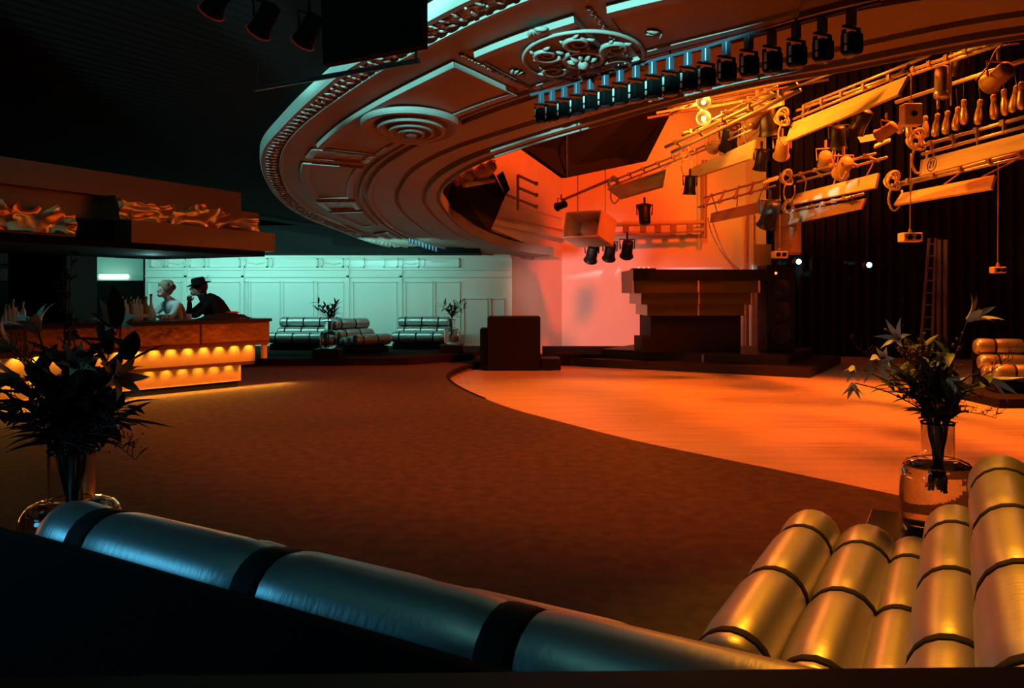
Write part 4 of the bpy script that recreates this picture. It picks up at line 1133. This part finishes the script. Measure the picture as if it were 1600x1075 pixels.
# black hanging speaker at the inner left of the opening
t = thing('hanging_loudspeaker', 'black wedge loudspeaker hung in the left corner of the ceiling opening', 'loudspeaker', P(745, 320, 16))
b = MB()
fr = [P(706, 327, 15.6), P(765, 364, 15.6), P(790, 305, 16.4), P(772, 272, 16.4), P(718, 296, 15.6)]
dv = Vector((-.25, 1.0, .25)) * .9
vs = fr + [p_ + dv for p_ in fr]
b.add(vs, [(0, 1, 2, 3, 4), (9, 8, 7, 6, 5)] + [(i, i + 5, (i + 1) % 5 + 5, (i + 1) % 5) for i in range(5)]); b.build('cabinet', 'black_matte', t)
b = MB(); b.tube([P(725, 290, 15.6), P(772, 282, 16.2)], .05, 6); b.build('rail', 'rust_pipe', t)
b = MB(); b.slab([P(786, 268, 16.4), P(797, 296, 16.4), P(790, 305, 16.4), P(776, 275, 16.4)], .05); b.build('flap', 'black_matte', t)
for k, (px, py) in enumerate(((728, 281), (748, 272), (762, 266))):
    fresnel(['lantern on the black wedge loudspeaker, leftmost of three', 'lantern on the black wedge loudspeaker, middle of three', 'lantern on the black wedge loudspeaker, nearest the wall'][k], px, py, 16, R(30), R(70), 1.3, 'lanterns above the wedge loudspeaker', 'rust_pipe')
# wall bracket of three arms
t = thing('wall_bracket', 'dark three-armed bracket fixed on the red side wall', 'bracket', P(809, 300, 17.5))
b = MB(); b.tube([P(809, 274, 17.5), P(809, 328, 17.5)], .035, 6); b.build('upright', 'rust_pipe', t)
for y0, y1, x0 in ((274, 287, 809), (293, 305, 809), (304, 323, 790)):
    b = MB(); b.tube([P(x0, y0, 17.5), P(837, y1, 17.9)], .03, 6); b.ball(P(838, y1, 17.9), .05, 8, 6); b.build('arm', 'rust_pipe', t)
# long thin brace from the wall
t = thing('brace_pipe', 'thin pipe bracing the far batten to the red wall', 'pipe', P(882, 312, 20))
b = MB(); b.tube([P(878, 313, 20.5), P(958, 279, 18)], .035, 6); b.build('pipe', 'rust_pipe', t)
# suspended orange speaker box
t = thing('speaker_box', 'open orange-lit speaker box suspended before the red back wall', 'loudspeaker', P(925, 360, 19.5))
q = [P(880, 350, 19.6), P(922, 332, 18.6), P(922, 373, 18.6), P(890, 383, 19.6)]
c = P(921, 358, 19.6); rot = Euler((R(-16), 0, R(-38))).to_matrix()
b = MB()
W, D, H, th = 1.0, .72, .64, .04
for cc_, sz_ in (((0, 0, H / 2), (W, D, th)), ((0, 0, -H / 2), (W, D, th)), ((-W / 2, 0, 0), (th, D, H)), ((W / 2, 0, 0), (th, D, H)), ((0, D / 2, 0), (W, th, H))):
    b.box(c + rot @ Vector(cc_), sz_, rot)
b.build('cabinet', 'orange_box', t)
b = MB(); b.lathe([(.24, 0), (.25, .02), (.2, .03), (.12, -.03), (.001, -.02)], c + rot @ Vector((0, .1, 0)), 24, rot @ Matrix.Rotation(R(90), 3, 'X')); b.build('driver', 'orange_box', t, smooth=True)
b = MB()
for x in (-.4, .4): b.tube([c + rot @ Vector((x, 0, H / 2)), c + rot @ Vector((x, 0, H / 2)) + Vector((0, 0, 3))], .012, 5)
b.build('suspension_cable', 'rust_pipe', t)
# vertical pipes by the wall edge
t = thing('standpipe', 'cluster of upright conduits at the right edge of the lit wall', 'pipe', P(1178, 400, 22))
for px in (1162, 1168, 1176): 
    b = MB(); b.tube([P(px, 640, 22) + Vector((0, 0, .9)), P(px, 330, 22)], .04, 8); b.build('conduit', 'orange_box' if px != 1168 else 'rust_pipe', t, smooth=True)
b = MB(); b.box(P(1192, 410, 22), (.5, .1, 1.0)); b.build('back_plate', 'rust_pipe', t)
t = thing('hanging_drum', 'fat dim drum hanging under the dark red board', 'drum', P(1231, 372, 15.2))
b = MB(); b.lathe([(.24, 0), (.25, .05), (.25, .75), (.24, .8)], P(1231, 398, 15.6), 24); b.build('drum', 'board_dark', t, smooth=True)
# dark structures in the right: ladder and poles
t = thing('ladder', 'dim ladder leaning in the dark behind the right-hand bouquet', 'ladder', P(1450, 560, 16))
a0, a1, b0, b1 = P(1437, 562, 16), P(1452, 372, 16), P(1456, 562, 16), P(1462, 372, 16)
for u, v in ((a0, a1), (b0, b1)):
    b = MB(); b.tube([u, v], .03, 6); b.build('rail', 'dark_wood', t)
for k in range(10):
    u = (k + .5) / 10; b = MB(); b.tube([a0.lerp(a1, u), b0.lerp(b1, u)], .02, 6); b.build('rung', 'dark_wood', t)
for px, lb in ((1467, 'thin upright pole just right of the ladder'), (1477, 'darker upright pole second to the right of the ladder')):
    p_ = P(px, 460, 16); b = MB(); b.tube([Vector((p_.x, 16, DF)), Vector((p_.x, 16, 2.6))], .045, 8); o = b.build('pole', 'dark_wood', smooth=True, loc=(p_.x, 16, DF)); tag(o, lb, 'pole', 'poles beside the ladder')
# blue pin lamps
for px, py, lb in ((1248, 409, 'left of two small blue lamps glowing in the black stage'), (1358, 414, 'right of two small blue lamps glowing in the black stage')):
    c = P(px, py, 17); t = thing('pin_lamp', lb, 'lamp', c, 0, 'blue pin lamps in the dark')
    b = MB(); b.ball(c, .055, 12, 8); b.build('bulb', 'cyan_bulb', t, smooth=True)
    b = MB(); b.lathe([(.08, -.02), (.085, .0), (.085, .14), (.05, .18)], c + Vector((0, .02, 0)), 16, Matrix.Rotation(R(-90), 3, 'X')); b.build('housing', 'black_metal', t, smooth=True)
    b = MB(); b.tube([c + Vector((0, .1, .08)), c + Vector((0, .1, 3.2))], .01, 5); b.build('cord', 'black_metal', t)
# black stage curtain
m = MB(); rows0, rows1 = [], []
for i in range(140):
    u = i / 139; x = 7.0 + u * 6.3; y = 21.5 - u * 2.0 + .12 * math.sin(i * 1.1)
    rows0.append(Vector((x, y, DF))); rows1.append(Vector((x, y, 9)))
m.strip([rows0, rows1]); o = m.build('stage_curtain', 'curtain_black', smooth=True); tag(o, 'black pleated stage curtain closing off the dark right side', 'curtain')

# ================================================================== SPOTLIGHT ROW UNDER THE SOFFIT
row = [(842, 180), (859, 177), (878, 172), (898, 167), (919, 161), (942, 155), (965, 150), (990, 144), (1016, 139), (1043, 133), (1071, 127), (1099, 121), (1131, 112), (1166, 103), (1202, 97), (1240, 87), (1281, 78), (1326, 68)]
names = ['first', 'second', 'third', 'fourth', 'fifth', 'sixth', 'seventh', 'eighth', 'ninth', 'tenth', 'eleventh', 'twelfth', 'thirteenth', 'fourteenth', 'fifteenth', 'sixteenth', 'seventeenth', 'last']
def spot_pt(px, py, dz):
    ax, az = (px - CX) / F, (HY - py) / F
    d = (ZS + KS * YS - EYE - dz) / (az + KS); return Vector((ax * d, d, soff_z(d) - dz))
trk = []
for k, (px, py) in enumerate(row):
    c = spot_pt(px + 4, py, .42); h = 31 / F * c.y
    s_ = (24 + k * .75) / F * c.y / .25
    t = thing('spotlight', 'black spotlight on the soffit track, %s in the row from the medallion end' % names[k], 'stage light', c, 0, 'spotlights in the row under the soffit')
    yaw = R(20 + .5 * k)
    rot = Matrix.Rotation(yaw, 3, 'Z')
    b = MB(); b.bbox(c + rot @ Vector((.01, 0, 0)) * s_, (.19 * s_, .17 * s_, .22 * s_), .02, rot); b.build('housing', 'can_black', t)
    b = MB(); b.lathe([(.07 * s_, 0), (.085 * s_, .02 * s_), (.08 * s_, .05 * s_), (.07 * s_, .03 * s_), (.001, .03 * s_)], c - Vector((0, 0, .14 * s_)), 14); b.build('lens', 'lens', t, smooth=True)
    b = MB(); w = .115 * s_
    b.box(c + rot @ Vector((-w, 0, .03 * s_)), (.012 * s_, .05 * s_, .20 * s_), rot); b.box(c + rot @ Vector((w, 0, .05 * s_)), (.012 * s_, .05 * s_, .24 * s_), rot); b.box(c + rot @ Vector((0, 0, .17 * s_)), (.24 * s_, .05 * s_, .014 * s_), rot)
    b.build('yoke', 'can_black', t)
    b = MB(); b.bbox(c + rot @ Vector((-.125 * s_, -.03 * s_, .03 * s_)), (.018 * s_, .03 * s_, .10 * s_), .003, rot); b.bbox(c + rot @ Vector((-.125 * s_, -.03 * s_, -.07 * s_)), (.018 * s_, .03 * s_, .055 * s_), .003, rot); b.build('side_latch', 'latch_white', t)
    b = MB(); b.bbox(c + Vector((.0, 0, .265 * s_)), (.085 * s_, .085 * s_, .17 * s_), .008, rot); b.build('adapter', 'blue_metal', t)
    trk.append(c + Vector((0, 0, .37 * s_)))
t = thing('lighting_track', 'slim curved track carrying the row of spotlights', 'track', trk[0])
b = MB(); b.tube([trk[0] - (trk[1] - trk[0])] + trk + [trk[-1] + (trk[-1] - trk[-2]) * 1.0], .018, 6); b.build('rail', 'blue_metal', t)
b = MB()
for k in range(0, 18, 3): b.tube([trk[k], Vector((trk[k].x, trk[k].y, soff_z(trk[k].y) + .02))], .012, 5)
b.build('hanger', 'can_black', t)
# short row of lamps at the far end of the soffit
for k in range(9):
    px, py = 640 + k * 5.2, 376 + k * 1.7
    c = spot_pt(px, py, .16); t = thing('downlight', 'tiny lamp in the short row at the far end of the soffit', 'lamp', c, 0, 'tiny lamps at the far soffit end')
    b = MB(); b.bbox(c, (.05, .08, .12), .01); b.build('housing', 'blue_metal', t)
# three red-rimmed cans at upper left, hung from a pipe
pipe_a, pipe_b = P(300, -40, 6.2), P(560, 40, 6.6)
for k, (px, py) in enumerate(((340, -2), (414, 30), (483, 47))):
    d = 6.2 + .2 * k
    fresnel(['red-rimmed can light at the top edge, leftmost of three', 'red-rimmed can light at the upper left, middle of three', 'red-rimmed can light nearest the curved soffit'][k], px, py, d, R(50), R(48), .85, 'red-rimmed can lights', 'can_black', 'red_rim_glow')
t = thing('hanging_pipe', 'thin black pipe crossing in front of the soffit rim', 'pipe', P(400, 138, 7))
b = MB(); b.tube([P(398, 139, 7), P(655, 95, 6.2)], .022, 6); b.build('pipe', 'blue_metal', t)
b = MB(); b.tube([P(402, 138, 7), P(402, 100, 7)], .008, 5); b.tube([P(650, 96, 6.2), P(650, -60, 6.2)], .012, 5); b.build('hanger', 'black_metal', t)
t = thing('hanging_flag', 'black board hiding part of the soffit rim at the top', 'panel', P(600, 30, 3.0))
b = MB(); b.slab([P(505, 100, 3.1), P(661, 71, 3.0), P(661, -70, 3.0), P(500, -40, 3.1)], .05)
for px in (520, 645): b.tube([P(px, -50, 3.06), P(px, -50, 3.06) + Vector((0, 0, 1.6))], .006, 5); 
o = b.build('board', 'black_matte', t)

# ================================================================== LIGHTS
def aim(o, target):
    o.rotation_euler = (Vector(target) - o.location).to_track_quat('-Z', 'Y').to_euler()
def spot(name, loc, target, color, power, angle, blend=.5, size=.15):
    l = bpy.data.lights.new(name, 'SPOT'); l.color = color; l.energy = power; l.spot_size = R(angle); l.spot_blend = blend; l.shadow_soft_size = size
    o = bpy.data.objects.new(name, l); COL.objects.link(o); o.location = loc; aim(o, target); return o
def area(name, loc, target, color, power, sx, sy, spread=180):
    l = bpy.data.lights.new(name, 'AREA'); l.shape = 'RECTANGLE'; l.size = sx; l.size_y = sy; l.color = color; l.energy = power; l.spread = R(spread)
    o = bpy.data.objects.new(name, l); COL.objects.link(o); o.location = loc; aim(o, target); return o
def point(name, loc, color, power, size=.05):
    l = bpy.data.lights.new(name, 'POINT'); l.color = color; l.energy = power; l.shadow_soft_size = size
    o = bpy.data.objects.new(name, l); COL.objects.link(o); o.location = loc; return o
TEAL = (.26, .85, .70); CYAN = (.16, .62, .80); RED = (1, .085, .006); ORANGE = (1, .17, .012); AMBER = (1, .36, .025); PINK = (1, .42, .36)
# teal wash on the far wall
area('teal_wash', (-5.5, 18.5, 2.42), (-5.5, 21, 1.75), (.23, .74, .64), 120, 7, .2)
area('teal_wash_low', (-7.5, 18.6, 2.42), (-7.5, 21, 1.9), (.23, .74, .64), 40, 4, .2)
area('alcove_wash', (-12, 21.6, 2.45), (-12, 23.3, 2.3), (.17, .78, .62), 14, 3, .2)
# cyan lamp behind the camera at left, grazing the soffit; another on the sofa back
for az, el, pw in ((65, 7.0, 12000), (77, 7.8, 10000), (88, 7.4, 8000)):
    lp = Vector((-4.0, -2.0, 5.12)); dr_ = Vector((math.cos(R(az)) * math.cos(R(el)), math.sin(R(az)) * math.cos(R(el)), math.sin(R(el))))
    spot('cyan_soffit', lp, lp + dr_ * 10, (.21, .80, .78), pw * 1.8, 30, .12, .05)
spot('cyan_sofa', (-2.75, 2.2, 1.25), (-1.2, 2.45, .7), (.06, .38, .66), 24, 70, .7, .2)
point('stage_fill', (9.0, 15.0, 4.0), (1, .30, .12), 60, .3)  # added fill without a fixture; lifts the dark right side of the stage
spot('cool_fill', (-.6, 1.6, 1.45), (2.2, 2.7, .6), (.55, .75, 1), 3.5, 60, .8, .1)
# stage
spot('red_upper', (6.0, 13.5, 8.5), (.4, 20.5, 4.0), (1, .055, .003), 5000, 80, .5, .4)
spot('pink_wall', (-.3, 17.0, 2.3), (2.6, 23, 1.2), (1, .44, .37), 800, 50, .8, .3)
spot('floor_orange', (6.8, 12.6, 7.6), (3.0, 11.4, 0), (1, .12, .006), 9500, 80, .5, .5)
spot('floor_amber', (3.6, 15.5, 6.5), (.9, 13.2, 0), (1, .22, .015), 1400, 40, .9, .4)
spot('amber_rig', (1.2, 12.2, 5.0), (6.0, 11.6, 4.0), (1, .27, .010), 1600, 95, .6, .2)
spot('amber_edge', (3.2, 14.5, 5.2), (5.9, 23, 2.6), (1, .24, .02), 900, 24, .8, .2)
spot('amber_gallery', (4.0, 15.0, 5.0), (7.5, 22.2, 7.0), (1, .20, .01), 1500, 70, .6, .2)
for py in (160, 185): point('flood_bulb', P(1099, py, 10.93), (1, .42, .05), 5, .03)
point('flood_1', P(1095, 172, 14.0), (1, .30, .03), 160, .1)
spot('carpet_glow', (2.8, 14.2, 6.0), (-1.5, 7.5, 0), (1, .20, .035), 1000, 62, .8, .3)
p = at_bar(236, .8); point('bar_fill', (p.x, p.y, 1.95), (.35, .85, .85), 12, .06)  # unseen light added to brighten the bartender and the bottles
# bar lamps
for i, (x, y, z, k) in enumerate(LIGHTS):
    l = spot('bar_lamp', (x - bn.x * .0, y - bn.y * .0, z), (x + bn.x * .3, y + bn.y * .3, z - .36), (1, .36, .03), 3.2 if k < .2 else 2.0, 98, .7, .006)
c = bR + bd * -3.3 + bn * -.05
l = area('bar_floor_glow', (c.x + bn.x * .28, c.y + bn.y * .28, .19), (c.x - bn.x * .6, c.y - bn.y * .6, 0), (1, .36, .04), 130, 7.6, .05)
l.rotation_euler = Euler((R(-38), 0, math.atan2(bd.y, bd.x)))
# amber on the near sofa
spot('sofa_amber', (2.4, 5.6, 4.2), (1.9, 2.9, .4), (1, .33, .012), 600, 46, .6, .15)
# world
w = bpy.data.worlds.new('dark'); SC.world = w; w.use_nodes = True
w.node_tree.nodes['Background'].inputs['Color'].default_value = (.10, .08, .09, 1); w.node_tree.nodes['Background'].inputs['Strength'].default_value = .004

SC.view_settings.view_transform = 'Standard'; SC.view_settings.look = 'None'
SC.view_settings.exposure = 0; SC.view_settings.gamma = 1; SC.view_settings.use_curve_mapping = False
SC.cycles.max_bounces = 8; SC.cycles.sample_clamp_indirect = 4
SC.cycles.use_denoising = True
